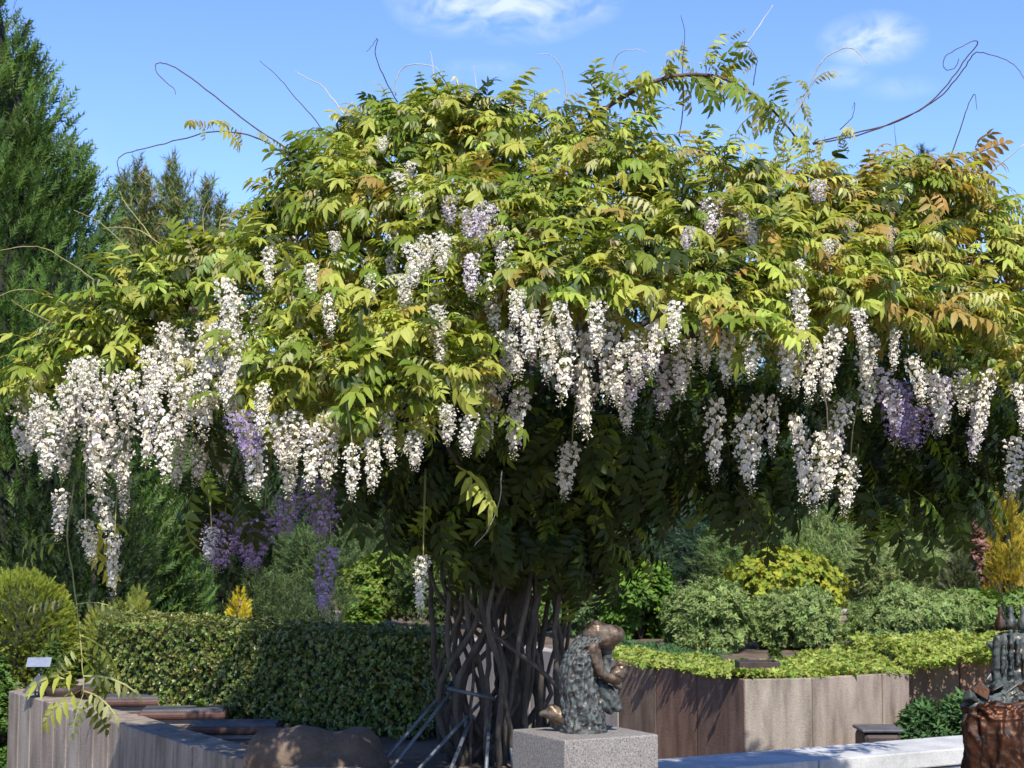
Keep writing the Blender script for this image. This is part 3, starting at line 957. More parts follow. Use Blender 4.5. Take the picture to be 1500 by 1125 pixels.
def cluster_mesh(kind, aspect, seed):
    """unit-long hanging raceme, radius ~ aspect at the top"""
    g = np.random.default_rng(seed)
    m = MB()
    bend = g.normal(size=2) * .09
    def ax(t):
        return np.array((bend[0] * math.sin(t * 2.4), bend[1] * math.sin(t * 2.1), -t))
    m.tube(np.array([ax(t) for t in np.linspace(0, 1, 6)]), np.linspace(.008, .003, 6), 4, (.22, .22, .08))
    fs = .068
    nf = int(135 * (aspect / .17) ** .8)
    ban, keel, eye = [np.array(q) for q in PCOL[kind]]
    P_, X_, S_, C_, B_ = [], [], [], [], []
    for i in range(nf):
        t = .03 + .95 * ((i + g.uniform(-.4, .4)) / nf)
        a = i * 2.399 + g.normal() * .35
        prof = min(1.0, t / .12 + .35) * (1 - .74 * (max(0, t - .28) / .72) ** 1.15)
        r = aspect * prof * g.uniform(.38, 1.1)
        d = np.array((math.cos(a), math.sin(a), g.uniform(-.15, .35)))
        p = ax(t) + np.array((d[0] * r, d[1] * r, g.uniform(-.02, .02) - r * .15))
        P_.append(p)
        X_.append(d + g.normal(size=3) * .25)
        young = t > .84
        S_.append(fs * g.uniform(.75, 1.25) * (1 - .45 * max(0, t - .7) / .3))
        B_.append(young or g.random() < .12)
        m.add([ax(max(0, t - .03)) + (0, 0, .003), ax(max(0, t - .03)) - (0, 0, .003), p], None, [[0, 1, 2]], (.27, .26, .12))
    P_, X_, S_, B_ = np.array(P_), np.array(X_), np.array(S_), np.array(B_)
    fr = frames(P_, X_, (0, 0, 1), S_, g.normal(size=nf) * .3)
    sh = 1 + g.normal(size=(nf, 1)) * .07
    if kind == 'white':                     # a breath of lilac or cream on single flowers
        lil = np.clip(g.normal(size=(nf, 1)) * .28, 0, 1)
        sh = sh * (1 - lil * np.array((.14, .22, .02))) * (1 - np.clip(g.normal(size=(nf, 1)) * .42, 0, 1) * np.array((.05, .10, .28)))
    tints = np.zeros((nf, len(FV), 3))
    for cls, cc in ((0, eye), (1, ban), (2, keel)):
        tints[:, FC == cls, :] = (cc * sh)[:, None, :]
    op = ~B_
    m.batch(FV, [], FT, fr[op], np.clip(tints[op], 0, .9))
    bt = np.clip((keel * .6 + np.array((.55, .5, .36)) * .4) * sh, 0, .9)
    m.batch(BV, [], BT, fr[B_], bt[B_])
    V, Fs, c = m.arrays()
    return make_mesh('flower_cluster', V, Fs, PETAL, c)
CM = {}
for r in racs:
    px, t, b, w, k, D = r
    L = (b - t) * D / F
    asp = (w * (.60 if k == V_ else .39)) / (b - t)
    ab = min(3, max(0, int((asp - .11) / .06)))
    key = (k, ab, int(rng.integers(2)))
    if key not in CM:
        CM[key] = cluster_mesh(k, .145 + .06 * ab, hash(key[1:]) % 999 + len(CM) * 7)
    base_asp = .145 + .06 * ab
    o = bpy.data.objects.new('flower_cluster', CM[key])
    if k != 'white':
        o['label'] = 'pale lilac flower cluster' if k == 'lilac' else 'violet flower cluster'
    col.objects.link(o)
    o.parent = wis
    o.location = tuple(P(px, t, D) - TR)
    sx = L * asp / base_asp
    o.scale = (sx, sx, L)
    o.rotation_euler = (rng.normal() * .10, rng.normal() * .10, rng.uniform(0, 6.28))

# ---- shoots
for path, d0, d1, r, mt in shoots:
    pts = smooth_path(W3(path, d0, d1), max(14, len(path) * 4))
    pts = pts + rng.normal(size=pts.shape) * .0011
    m = MB()
    r = r if r >= .01 else r * (.6 if mt is TWIG else .78)
    m.tube(pts, np.linspace(r, r * .4, len(pts)), 6)
    nm = 'branch' if r >= .01 else 'shoot'
    m.build(nm, mt, wis)

for px, t, b, w, k, D in racs:              # stalks that carry the low hanging clusters
    if t > 640:
        dx = rng.uniform(-18, 18)
        q = smooth_path([P(px, t + 4, D), P(px + dx * .3, t - 40, D + .02), P(px + dx, t - 85, D + .12), P(px + dx * 1.6, t - 125, D + .3)], 12)
        m = MB()
        m.tube(q, np.linspace(.0022, .0045, 12), 5)
        m.build('shoot', GREENSHOOT, wis)

# ---- stems and branches
def stem(pts, r0, r1, name='stem', mt=BARK):
    p = smooth_path(pts, 22)
    p = p + np.cumsum(rng.normal(size=p.shape) * .006, 0)
    r = np.linspace(r0, r1, 22) * (1 + rng.normal(size=22) * .06)
    m = MB()
    m.tube(p, r, 8)
    m.build(name, mt, wis)
stem([(.02, 7.15, .66), (.0, 7.16, 1.1), (.03, 7.12, 1.6), (.0, 7.1, 2.2), (.05, 7.1, 2.8)], .055, .03, 'trunk')
for px0, px1, px2, dd in ((672, 640, 705, -.25), (668, 655, 668, -.1), (676, 664, 722, -.32), (690, 690, 700, -.3), (700, 712, 690, -.2), (715, 722, 728, -.35), (720, 733, 715, -.28), (735, 745, 765, -.3),
                          (745, 760, 740, -.1), (760, 775, 790, -.2), (775, 790, 770, .0), (790, 815, 830, -.05), (800, 805, 795, -.25), (808, 822, 812, .1), (812, 800, 832, .0), (650, 646, 690, .1), (730, 700, 660, .1),
                          (705, 735, 760, .2), (780, 828, 815, -.1), (690, 650, 640, .05), (760, 735, 705, -.4), (728, 738, 720, -.42), (665, 672, 735, -.15), (700, 680, 655, .15), (755, 725, 740, .1), (742, 770, 800, .05),
                          (770, 750, 780, .2), (800, 785, 750, .15), (715, 745, 700, .25), (820, 818, 824, .2), *[(rng.uniform(650, 815), rng.uniform(642, 828), rng.uniform(650, 830), rng.uniform(-.4, .3)) for _ in range(18)]):
    d = 7.1 + dd
    a = P(px0, 1108, d); a[2] = BEDZ - .03
    b = P(px1, 1010, d)
    c = P(px2, 880, d + rng.uniform(-.05, .1))
    e = P(px2 + rng.uniform(-40, 40), 770, d + rng.uniform(-.1, .15))
    f = P(px2 + rng.uniform(-70, 70), 620, d + rng.uniform(-.2, .3))
    stem([a, b, c, e, f], rng.uniform(.007, .016), rng.uniform(.005, .009))
for k in range(26):
    a = k / 26 * 2 * math.pi + rng.uniform(-.1, .1)
    rr = rng.uniform(.75, 1.0)
    ex, ey = UC[0] + math.cos(a) * 1.95 * rr, UC[1] + math.sin(a) * (1.35 if math.sin(a) < 0 else 1.0) * rr
    zz = umb_z(ex, ey) - .15
    stem([(rng.uniform(-.12, .12), 7.1 + rng.uniform(-.12, .12), 1.75 + rng.uniform(-.2, .4)), (ex * .3, 7.1 + (ey - 7.1) * .3, 2.25 + rng.uniform(-.1, .4)),
          (ex * .68, 7.1 + (ey - 7.1) * .68, (2.5 + zz) / 2 + .1), (ex, ey, zz)], .02, .007, 'branch')

# ---- steel support frame under the wisteria
fr_ = empty('support_frame', (0, 7.1, BEDZ), 'grey steel pole frame splayed among the wisteria stems', 'plant support')
feet = [P(556, 1122, 6.55), P(572, 1128, 6.5), P(612, 1128, 6.45), P(660, 1128, 6.4), P(712, 1130, 6.45), P(752, 1128, 6.6)]
tops = [P(660, 1002, 6.95), P(672, 1000, 6.95), P(698, 1035, 6.9), P(686, 1062, 6.8), P(718, 1030, 6.9), P(738, 990, 7.05)]
for a, b in zip(feet, tops):
    a = a.copy()
    d = (b - a) / (b[2] - a[2])
    a2 = a + d * (BEDZ - .02 - a[2])
    m = MB()
    m.tube(np.array([a2, b, b + (b - a) * .12]), [.0075, .0075, .0075], 10)
    m.build('pole', GALV, fr_)
MB().tube(np.array([P(655, 1008, 6.72), P(725, 1024, 6.7)]), [.008, .008], 8).build('crossbar', GALV, fr_)

# ------------------------------------------------------------------ shrub / conifer generators
def simple_leaf(L=1., W=.28, fold=.25, bend=.15):
    V = np.array([(0, 0, 0), (1, 0, -bend), (.45, W, fold * W), (.45, -W, fold * W)], float) * L
    return V, np.array([(0, 1, 2), (1, 0, 3)])
def rosette(n, L, W, tilt=(.2, .9)):
    """little shoot tip: n leaves round +z"""
    V, T = [], []
    k = 0
    for i in range(n):
        v, t = simple_leaf(L * rng.uniform(.75, 1.1), W)
        Mx = rot(i * 2.4 + rng.normal() * .3, 'Z') @ rot(-rng.uniform(*tilt), 'Y')
        V.append(v @ Mx.T + np.array((0, 0, i * .08 * L)))
        T.append(t + k)
        k += len(v)
    return np.concatenate(V), np.concatenate(T)
def frond(n=5):
    """feathery flat spray along +x"""
    V, T = [], []
    k = 0
    for i in range(n):
        t = .12 + .8 * i / n
        for s in (1, -1):
            L = .34 * (1 - .55 * t) * rng.uniform(.8, 1.2)
            d = np.array((math.cos(.65), s * math.sin(.65), rng.normal() * .3))
            w = np.array((.065, -.045 * s, .012))
            b = np.array((t, 0, 0))
            V += [b - w * .6, b + w * .6, b + d * L]
            T.append((k, k + 1, k + 2))
            k += 3
    V += [(0, .02, 0), (0, -.02, 0), (1.05, 0, 0)]
    T.append((k, k + 1, k + 2))
    return np.array(V, float), np.array(T)
def needle_tuft(n=12, L=1.0, spread=.75):
    V, T = [], []
    k = 0
    for i in range(n):
        t = i / n * .75
        a = i * 2.4
        d = np.array((math.cos(a) * math.sin(spread), math.sin(a) * math.sin(spread), math.cos(spread))) + rng.normal(size=3) * .12
        b = np.array((0, 0, t))
        s = np.cross(d, (0.3, .2, 1))
        s = s / (np.linalg.norm(s) + 1e-6) * .036
        V += [b - s, b + s, b + d * .5 * L]
        T.append((k, k + 1, k + 2))
        k += 3
    return np.array(V, float), np.array(T)
ROS = {n: [rosette(6, 1, w, t) for _ in range(3)] for n, w, t in (('narrow', .16, (.3, 1.0)), ('round', .36, (.05, .7)), ('oval', .26, (.1, .8)), ('box', .38, (.0, .9)))}
FRO = [frond() for _ in range(3)]
TUF = [needle_tuft() for _ in range(3)]

def zframes(pos, Z, scale):
    Z = Z / np.linalg.norm(Z, axis=1)[:, None]
    ref = unit(len(pos))
    X = np.cross(ref, Z)
    X /= np.linalg.norm(X, axis=1)[:, None]
    Y = np.cross(Z, X)
    sc_ = np.broadcast_to(np.asarray(scale, float), (len(pos),))[:, None]
    M_ = np.zeros((len(pos), 3, 4))
    M_[:, :, 0] = X * sc_
    M_[:, :, 1] = Y * sc_
    M_[:, :, 2] = Z * sc_
    M_[:, :, 3] = pos
    return M_

def pick_tint(tints, n, v=.10):
    idx = rng.integers(len(tints), size=n)
    return np.clip(np.array(tints)[idx] * (1 + rng.normal(size=(n, 1)) * v) * (1 + rng.normal(size=(n, 3)) * .05), .003, .9)

def shrub(name, label, cat, base, rx, h, leaf, size, n, tints, mat=SHRUB, ry=None, nl=14, upward=.4, stems=7, group=None, flat=.55, stem_mat=BARK, extra=None):
    """many-lobed bush: base point, half width, height"""
    ry = ry or rx
    th = empty(name, base, label, cat, group)
    b = np.asarray(base, float)
    m = MB()
    tem = ROS[leaf] if leaf in ROS else (TUF if leaf == 'tuft' else FRO)
    for q in range(nl):
        u = unit(1)[0]
        u[2] = abs(u[2]) if q % 3 else u[2] * .4
        c = b + np.array((u[0] * rx * .66, u[1] * ry * .66, h * .45 + u[2] * h * .38 if q % 4 else h * rng.uniform(.16, .3)))
        r = np.array((rx, ry, h * .5)) * rng.uniform(.30, .48)
        k = int(n / nl)
        d = unit(k)
        rad = rng.uniform(.55, 1.08, k)[:, None]
        p = c + d * r * rad
        ok = p[:, 2] > b[2] + .01
        p, d = p[ok], d[ok]
        out_ = (p - (b + np.array((0, 0, h * .25))))
        out_ /= np.linalg.norm(out_, axis=1)[:, None] + 1e-6
        Z = d * .5 + out_ * .6 + np.array((0, 0, upward)) + rng.normal(size=p.shape) * .25
        s = size * rng.uniform(.7, 1.25, len(p))
        t = pick_tint(tints, len(p)) * rng.uniform(.88, 1.12)
        w = rng.integers(0, 3, len(p))
        for v in range(3):
            e = w == v
            if leaf == 'frond':
                Mf = frames(p[e], Z[e], (0, 0, 1), s[e], rng.uniform(0, 3.1, e.sum()))
            else:
                Mf = zframes(p[e], Z[e], s[e])
            m.batch(tem[v][0], [], tem[v][1], Mf, t[e])
    tag(m.build('leaves', mat, th), kind='stuff')
    for k in range(stems):
        a = rng.uniform(0, 6.28)
        e = b + np.array((math.cos(a) * rx * .55, math.sin(a) * ry * .55, h * rng.uniform(.5, .8)))
        mm = MB()
        mid = (b + e) / 2 + np.array((0, 0, -.02 * h)) + rng.normal(size=3) * .02
        mm.tube(smooth_path([b + rng.normal(size=3) * (.02, .02, 0), mid, e], 7), np.linspace(.012, .004, 7) * max(.6, h), 5)
        mm.build('stem', stem_mat, th)
    return th

def conifer(name, label, base, prof, H, n_lobes, lobe_r, per, size, tints, core=.62, tilt=1.1, leaf='frond', group=None, trunk_r=.12, mat=NEEDLE):
    """prof(t) -> radius at relative height t; feathery upswept lobes on an added solid dark core that blocks the view through"""
    th = empty(name, base, label, 'tree', group)
    b = np.asarray(base, float)
    MB().tube(np.array([b, b + (0, 0, H * .5), b + (0, 0, H * .96)]), [trunk_r, trunk_r * .6, .02], 8).build('trunk', BARK, th)
    ts = np.linspace(.03, .96, 14)
    mc = MB()
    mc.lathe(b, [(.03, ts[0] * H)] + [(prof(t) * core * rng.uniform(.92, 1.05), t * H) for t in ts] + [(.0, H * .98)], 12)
    mc.build('solid_core', DARKBARK, th)  # solid dark filler added to block the view through the crown
    m = MB()
    tem = FRO if leaf == 'frond' else TUF
    for q in range(n_lobes):
        t = 1 - math.sqrt(rng.random()) * .985
        a = rng.uniform(0, 6.283)
        r = prof(t)
        rad = rng.uniform(.62, .98)
        c = b + np.array((math.cos(a) * r * rad, math.sin(a) * r * rad, t * H))
        lr = np.array((lobe_r, lobe_r, lobe_r * 2.3)) * rng.uniform(.7, 1.25) * (.55 + .45 * min(1, r / (prof(.2) + 1e-6) + .2))
        d = unit(per)
        p = c + d * lr * rng.uniform(.4, 1.0, per)[:, None]
        o2 = np.array((math.cos(a), math.sin(a), 0))
        Z = d * np.array((.5, .5, .3)) + o2 * .55 + np.array((0, 0, tilt)) + rng.normal(size=p.shape) * .25
        s = size * rng.uniform(.7, 1.3, per)
        tt = pick_tint(tints, per) * rng.uniform(.82, 1.15)
        w = rng.integers(0, 3, per)
        for v in range(3):
            e = w == v
            Mf = frames(p[e], Z[e], o2, s[e], rng.uniform(0, 3.1, e.sum())) if leaf == 'frond' else zframes(p[e], Z[e], s[e])
            m.batch(tem[v][0], [], tem[v][1], Mf, tt[e])
    tag(m.build('crown', mat, th), kind='stuff')
    return th

# ------------------------------------------------------------------ big conifers
bx = P(-60, 700, 14.0)
conifer('conifer', 'tall dense green conifer with feathery upright sprays', (bx[0], 14.0, 0),
        lambda t: min(1.95, max(.06, (.955 - t) * 2.95 + .05)), 7.2, 470, .215, 56, .195, [(.062, .118, .02), (.046, .09, .016), (.085, .145, .026)], core=.66)
def leader_pine(name, label, px, D, tops, base_px, tint, group=None):
    th = empty(name, (P(px, 700, D)[0], D, 0), label, 'tree', group)
    bb = np.array((P(px, 700, D)[0], D, 0))
    ztop = max(P(x, y, D)[2] for x, y in tops)
    MB().tube(np.array([bb, bb + (0, 0, ztop * .85)]), [.14, .04], 8).build('trunk', BARK, th)
    m = MB()
    for x, y in tops:
        tip = P(x, y, D) + np.array((0, rng.uniform(-.5, .5), 0))
        for k in range(26):
            f = k / 26
            c = tip + np.array((0, 0, -f * 1.5))
            nn = int(7 + 22 * f)
            w = .03 + .20 * f
            p = c + rng.normal(size=(nn, 3)) * np.array((w, w, .05)) * .75
            Z = (p - c) * 1.6 + np.array((0, 0, .35)) + rng.normal(size=p.shape) * .12
            v = rng.integers(0, 3)
            m.batch(TUF[v][0], [], TUF[v][1], zframes(p, Z, .20 * rng.uniform(.7, 1.2, nn)), pick_tint(tint, nn))
    c0 = P(base_px, 520, D)
    for k in range(60):
        c = c0 + rng.normal(size=3) * np.array((.75, .5, .55))
        p = c + rng.normal(size=(30, 3)) * .16
        m.batch(TUF[0][0], [], TUF[0][1], zframes(p, rng.normal(size=p.shape) + (0, 0, .8), .2), pick_tint(tint, 30))
    tag(m.build('crown', NEEDLE, th), kind='stuff')
leader_pine('pine_tree', 'brownish green pine with several spiky leaders beside the tall conifer', 250, 19.0,
            [(180, 268), (203, 252), (245, 244), (296, 268), (272, 285), (224, 282), (325, 305)], 250, [(.13, .18, .05), (.11, .16, .043), (.19, .175, .058)])
leader_pine('pine_tree', 'distant dark pine whose tip shows above the bronze wisteria leaves', 1353, 30.0, [(1353, 225), (1345, 262), (1362, 265)], 1353, [(.035, .06, .02), (.05, .075, .025)])
shrub('added_dark_shrub', 'added nearly black green shrub standing in for shade below the tall conifer', 'shrub', (P(120, 800, 12.9)[0], 12.9, 0), .62, 2.45, 'frond', .11, 5000, [(.016, .030, .010), (.024, .042, .013)], NEEDLE, nl=50, stems=4)  # bush added to darken this spot, its near black tint stands for shade
# row of trees behind the garden
for px, D, py, r, lab, tn in ((330, 30, 520, 1.9, 'dark evergreen behind the mugo pines left of the wisteria stems', [(.022, .045, .014), (.032, .055, .018)]),
                              (560, 34, 470, 2.2, 'broad dark evergreen directly behind the wisteria stems', [(.022, .042, .014), (.035, .06, .018)]),
                              (800, 33, 470, 2.2, 'shaded evergreen behind the red flowered shrub', [(.022, .042, .014), (.03, .055, .018)]),
                              (1010, 31, 500, 2.0, 'dark spreading evergreen behind the yellow green maple', [(.02, .042, .018), (.03, .058, .024)]),
                              (1230, 33, 480, 2.2, 'mid green evergreen behind the mugo pine mass', [(.03, .058, .02), (.045, .08, .026)]),
                              (1460, 34, 520, 2.0, 'olive green conifer behind the golden conifer', [(.05, .072, .022), (.07, .085, .028)])):
    x = P(px, 700, D)[0]
    H = P(px, py - 90, D)[2]
    conifer('evergreen_tree', lab, (x, D, 0), lambda t, r=r: r * (.35 + .65 * math.sin(math.pi * min(1, .25 + t * .75))) * (1 if t < .9 else .5), H, 150, .42, 25, .47, tn, group='evergreens behind the garden')
gx = PZ(258, 885, .0)
conifer('upright_conifer', 'bright green bushy conifer next to the sandy path', (P(255, 800, 15)[0], 15, 0), lambda t: .38 * (1 - t * .45), 2.05, 60, .12, 55, .11, [(.075, .145, .028), (.055, .115, .024)], core=.5)
conifer('golden_conifer', 'golden yellow slender conifer', (P(1478, 800, 16)[0], 16, bedz(16)), lambda t: .22 * (1 - t * .6), 1.35, 40, .08, 50, .09, [(.42, .30, .02), (.30, .26, .03)], core=.4, trunk_r=.03)
conifer('golden_conifer', 'tiny bright yellow conifer behind the hedge', (P(350, 890, 10.6)[0], 10.6, .78), lambda t: .075 * (1 - t * .8) + .008, .46, 80, .032, 30, .05, [(.62, .46, .02), (.50, .42, .03)], core=.3, trunk_r=.008)

# ------------------------------------------------------------------ hedge
HB = [np.array((-2.25, 9.3)), np.array((-.42, 7.62)), np.array((-.30, 8.2)), np.array((-2.46, 10.3))]
HT = 1.15
hd = empty('clipped_hedge', (-1.4, 8.7, BEDZ), 'flat topped clipped box hedge, sunlit end and shaded end', 'hedge')
hc = np.mean(HB, 0)
ins = [hc + (p - hc) * .955 for p in HB]
Vh = [(p[0], p[1], z) for z in (BEDZ, HT - .045) for p in ins]
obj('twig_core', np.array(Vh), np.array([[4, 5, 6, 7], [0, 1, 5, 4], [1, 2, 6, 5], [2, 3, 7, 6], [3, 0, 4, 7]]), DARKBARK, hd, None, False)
m = MB()
def hedge_face(o, a, b, nrm, n):
    u = rng.random((n, 2))
    p = o + u[:, :1] * a + u[:, 1:] * b + nrm * (rng.normal(size=(n, 1)) * .016 - .006)
    bump = .012 * np.sin(p[:, 0] * 9) * np.cos(p[:, 1] * 7 + p[:, 2] * 11)
    p = p + nrm * bump[:, None]
    Z = nrm + rng.normal(size=p.shape) * .45 + np.array((0, 0, .25))
    t = pick_tint([(.13, .185, .034), (.10, .15, .027), (.17, .21, .042), (.19, .19, .05)], n, .2)
    for v in range(3):
        e = rng.integers(0, 3, n) == v
        m.batch(ROS['box'][v][0], [], ROS['box'][v][1], zframes(p[e], Z[e], .0142 * rng.uniform(.75, 1.3, e.sum())), t[e])
z0 = np.array((0, 0, HT - BEDZ))
for i, j, nn in ((0, 1, 8800), (1, 2, 2000), (3, 0, 1600), (2, 3, 500)):
    a, b = np.append(HB[i], BEDZ), np.append(HB[j], BEDZ)
    d = b - a
    nr = np.array((d[1], -d[0], 0)) / np.linalg.norm(d)
    hedge_face(a, d, z0, nr, nn)
a, b, c = np.append(HB[0], HT), np.append(HB[1], HT), np.append(HB[3], HT)
n = 6500
u = rng.random((n, 2))
q0 = np.array([np.append(p, HT) for p in HB])
pp = (1 - u[:, :1]) * (1 - u[:, 1:]) * q0[0] + u[:, :1] * (1 - u[:, 1:]) * q0[1] + u[:, :1] * u[:, 1:] * q0[2] + (1 - u[:, :1]) * u[:, 1:] * q0[3]
pp[:, 2] += rng.normal(size=n) * .014
t = pick_tint([(.17, .19, .04), (.21, .22, .055), (.12, .15, .03)], n, .2)
for v in range(3):
    e = rng.integers(0, 3, n) == v
    m.batch(ROS['box'][v][0], [], ROS['box'][v][1], zframes(pp[e], np.array((0, 0, 1.)) + rng.normal(size=(e.sum(), 3)) * .4, .0142 * rng.uniform(.75, 1.3, e.sum())), t[e])
tag(m.build('leaves', BOX, hd), kind='stuff')

# ------------------------------------------------------------------ shrubs left
def at(px, py, z=0.0):
    return PZ(px, py, z)
p = P(25, 980, 11.6); 
gc = np.array((p[0], 11.6, .90))
gl = empty('globe_conifer', (p[0], 11.6, .3), 'rounded clipped yellow green globe conifer at the foot of the tall conifer', 'shrub')
gr = np.array((.39, .39, .47))
MB().tube(np.array([(gc[0], gc[1], .0), (gc[0], gc[1], .8)]), [.05, .04], 8).build('trunk', BARK, gl)
MB().lathe(gc, [(.86 * gr[0] * math.sin(x), -.86 * gr[2] * math.cos(x)) for x in np.linspace(.03, 3.11, 12)], 18).build('solid_core', DARKBARK, gl)  # solid dark ellipsoid added as filler behind the sprays
m = MB()
d_ = unit(8500)
bump_ = 1 + .03 * np.sin(d_[:, 0] * 9 + 1) * np.cos(d_[:, 2] * 8) + .025 * np.sin(d_[:, 1] * 13 + d_[:, 2] * 9)
pp_ = gc + d_ * gr * (bump_ * rng.uniform(.86, 1.0, 8500))[:, None]
Mg = frames(pp_, d_ + np.array((0, 0, .35)) + rng.normal(size=d_.shape) * .35, (0, 0, 1), .06 * rng.uniform(.7, 1.3, 8500), rng.uniform(0, 3.1, 8500))
w_ = rng.integers(0, 3, 8500)
tg = pick_tint([(.24, .27, .03), (.19, .235, .027), (.14, .19, .024)], 8500)
for v in range(3):
    m.batch(FRO[v][0], [], FRO[v][1], Mg[w_ == v], tg[w_ == v])
tag(m.build('leaves', NEEDLE, gl), kind='stuff')
for px, D, w, z, h, lab, tn in ((10, 10.4, .32, .35, .42, 'low bushy plant with pinkish buds beside the concrete wall corner', [(.10, .17, .035), (.14, .20, .05), (.25, .17, .13)]),
                                (-5, 9.7, .22, .0, .95, 'leafy green plant growing against the wall corner', [(.07, .14, .025), (.09, .16, .03)])):
    shrub('leafy_plant', lab, 'plant', (P(px, 950, D)[0], D, z), w, h, 'round', .032, 2600, tn)
shrub('dwarf_shrub', 'small dark green shrub behind the dark plant pot', 'shrub', (P(82, 950, 10.0)[0], 10.0, .70), .11, .27, 'oval', .04, 900, [(.05, .09, .018), (.08, .12, .02)])
shrub('dwarf_conifer', 'yellow green spreading juniper at the hedge end', 'shrub', (P(165, 900, 11.2)[0], 11.2, .72), .24, .44, 'frond', .09, 1300, [(.19, .20, .03), (.12, .15, .025)], NEEDLE)
shrub('dwarf_conifer', 'thin yellow green juniper shoot above the hedge end', 'shrub', (P(198, 900, 11.4)[0], 11.4, .75), .07, .58, 'frond', .075, 500, [(.22, .22, .035), (.14, .17, .03)], NEEDLE, nl=8)
for px, D, w, h, lab, tn, lf in ((310, 12.6, .3, .98, 'low yellow green shrub behind the hedge by the path', [(.20, .23, .04), (.13, .18, .03)], 'oval'),
                             (395, 14.5, .55, 1.28, 'bushy green mugo pine behind the hedge', [(.055, .085, .025), (.075, .105, .03)], 'tuft'),
                             (470, 15.5, .5, 1.22, 'dark mugo pine behind the middle of the hedge', [(.04, .07, .022), (.06, .09, .028)], 'tuft'),
                             (395, 12.2, .3, .90, 'dwarf pale green pine peeping over the hedge', [(.12, .15, .045), (.09, .125, .03)], 'tuft'),
                             (535, 14.0, .22, 1.06, 'bright green leafy shrub left of the pale wall end', [(.14, .22, .03), (.1, .17, .03)], 'round')):
    shrub('pine_shrub' if lf == 'tuft' else 'leafy_shrub', lab, 'shrub', (P(px, 880, D)[0], D, 0), w, h, lf, .06 if lf != 'tuft' else .10, 2200, tn, NEEDLE if lf == 'tuft' else SHRUB, nl=22)
# sandy rise and plants seen past the hedge end
# ------------------------------------------------------------------ shrubs right (on the garden bed)
def bedpt(px, py):
    z = BEDZ
    for _ in range(6):
        q = PZ(px, py, z)
        z = bedz(q[1])
    return q
SAGE = [(.20, .27, .085), (.24, .31, .105), (.16, .225, .07)]
for px, py, w, top, lab in ((1042, 955, 62, 852, 'sage green bushy shrub next to the red flowered shrub'), (1165, 950, 66, 862, 'sage green shrub with bare grey twigs in front of the yellow green maple'),
                            (1335, 950, 85, 858, 'wide sage green shrub behind the white plant tags')):
    q = bedpt(px, py)
    h = P(px, top, q[1])[2] - q[2]
    shrub('sage_green_shrub', lab, 'shrub', q, w * 1.12 * q[1] / F, h, 'narrow', .045, 4400, SAGE, nl=30, stems=14, group='sage green shrubs on the garden bed')
q = bedpt(935, 935)
sh = shrub('flowering_shrub', 'bright green leafy shrub dotted with dark red flowers', 'shrub', q, 52 * q[1] / F, P(935, 825, q[1])[2] - q[2], 'oval', .075, 1800, [(.10, .19, .025), (.14, .24, .035), (.07, .14, .02)], nl=18)
for x, y in ((905, 838), (930, 822), (938, 842), (968, 850), (950, 866), (920, 805), (918, 815), (883, 852)):
    m = MB()
    c = P(x, y, q[1] - .12)
    v, t = rosette(9, 1, .45, (.1, 1.1))
    m.batch(v, [], t, zframes(np.array([c]), np.array([(0, -.6, .8)]), .03), np.array([(.20, .015, .03)]))
    m.build('flower', SHRUB, sh)
q = P(1150, 880, 17)
mp = shrub('maple_shrub', 'dwarf maple with layered yellow green leaves', 'shrub', (q[0], 17, bedz(17)), .60, .72, 'round', .06, 3800, [(.30, .31, .03), (.24, .27, .03), (.17, .22, .025)], nl=40, upward=.1, stems=6)
for px, D, w, h, lab, tn in ((1120, 20.5, .75, 1.05, 'dark mugo pine behind the yellow green maple', [(.10, .16, .045), (.13, .19, .05)]),
                             (1230, 20, .8, 1.15, 'large mid green mugo pine right of the yellow green maple', [(.16, .22, .06), (.20, .26, .075), (.11, .17, .045)]),
                             (1310, 18.5, .62, .85, 'mugo pine with pale candles behind the wide sage shrub', [(.16, .22, .065), (.24, .28, .10)]),
                             (1035, 22, .9, 1.2, 'blue green dark pine between the maple and red flowered shrub', [(.025, .055, .028), (.035, .07, .032)])):
    shrub('pine_shrub', lab, 'shrub', (P(px, 850, D)[0], D, bedz(D)), w, h, 'tuft', .145, 3000, tn, NEEDLE, nl=34)
q = bedpt(1455, 885)
shrub('leafy_shrub', 'fresh green shrub below the golden conifer', 'shrub', (P(1462, 850, 14.5)[0], 14.5, bedz(14.5)), .50, .52, 'round', .045, 3000, [(.12, .19, .04), (.16, .23, .055)], nl=20)
shrub('reddish_shrub', 'pinkish brown twiggy shrub next to the golden conifer', 'shrub', (P(1430, 850, 17)[0], 17, bedz(17)), .24, .95, 'oval', .05, 900, [(.28, .15, .12), (.20, .12, .08)], nl=12)
shrub('grey_green_shrub', 'narrow dull green conifer between sage shrub and reddish shrub', 'shrub', (P(1404, 850, 15)[0], 15, bedz(15)), .13, .75, 'frond', .10, 1500, [(.06, .075, .03), (.08, .09, .03)], NEEDLE)
for x, y, sz, lab in ((1425, 925, .20, 'broad leaved green plant behind the ground cover'), (1405, 900, .15, 'ferny light green plant beside the wide sage shrub'), (1245, 938, .09, 'small grassy green plant on bare soil between sage shrubs')):
    q = bedpt(x, y)
    shrub('leafy_plant', lab, 'plant', q, sz * .8, sz * 1.3, 'oval', .10 if sz > .1 else .04, 260, [(.14, .23, .05), (.17, .27, .07)], nl=9, stems=2)
shrub('leafy_plant', 'ferny blue green plant at the foot of the wall return', 'plant', (P(1385, 1060, 10.6)[0], 10.6, 0), .26, .68, 'narrow', .07, 2200, [(.045, .10, .03), (.07, .14, .045)], nl=22)

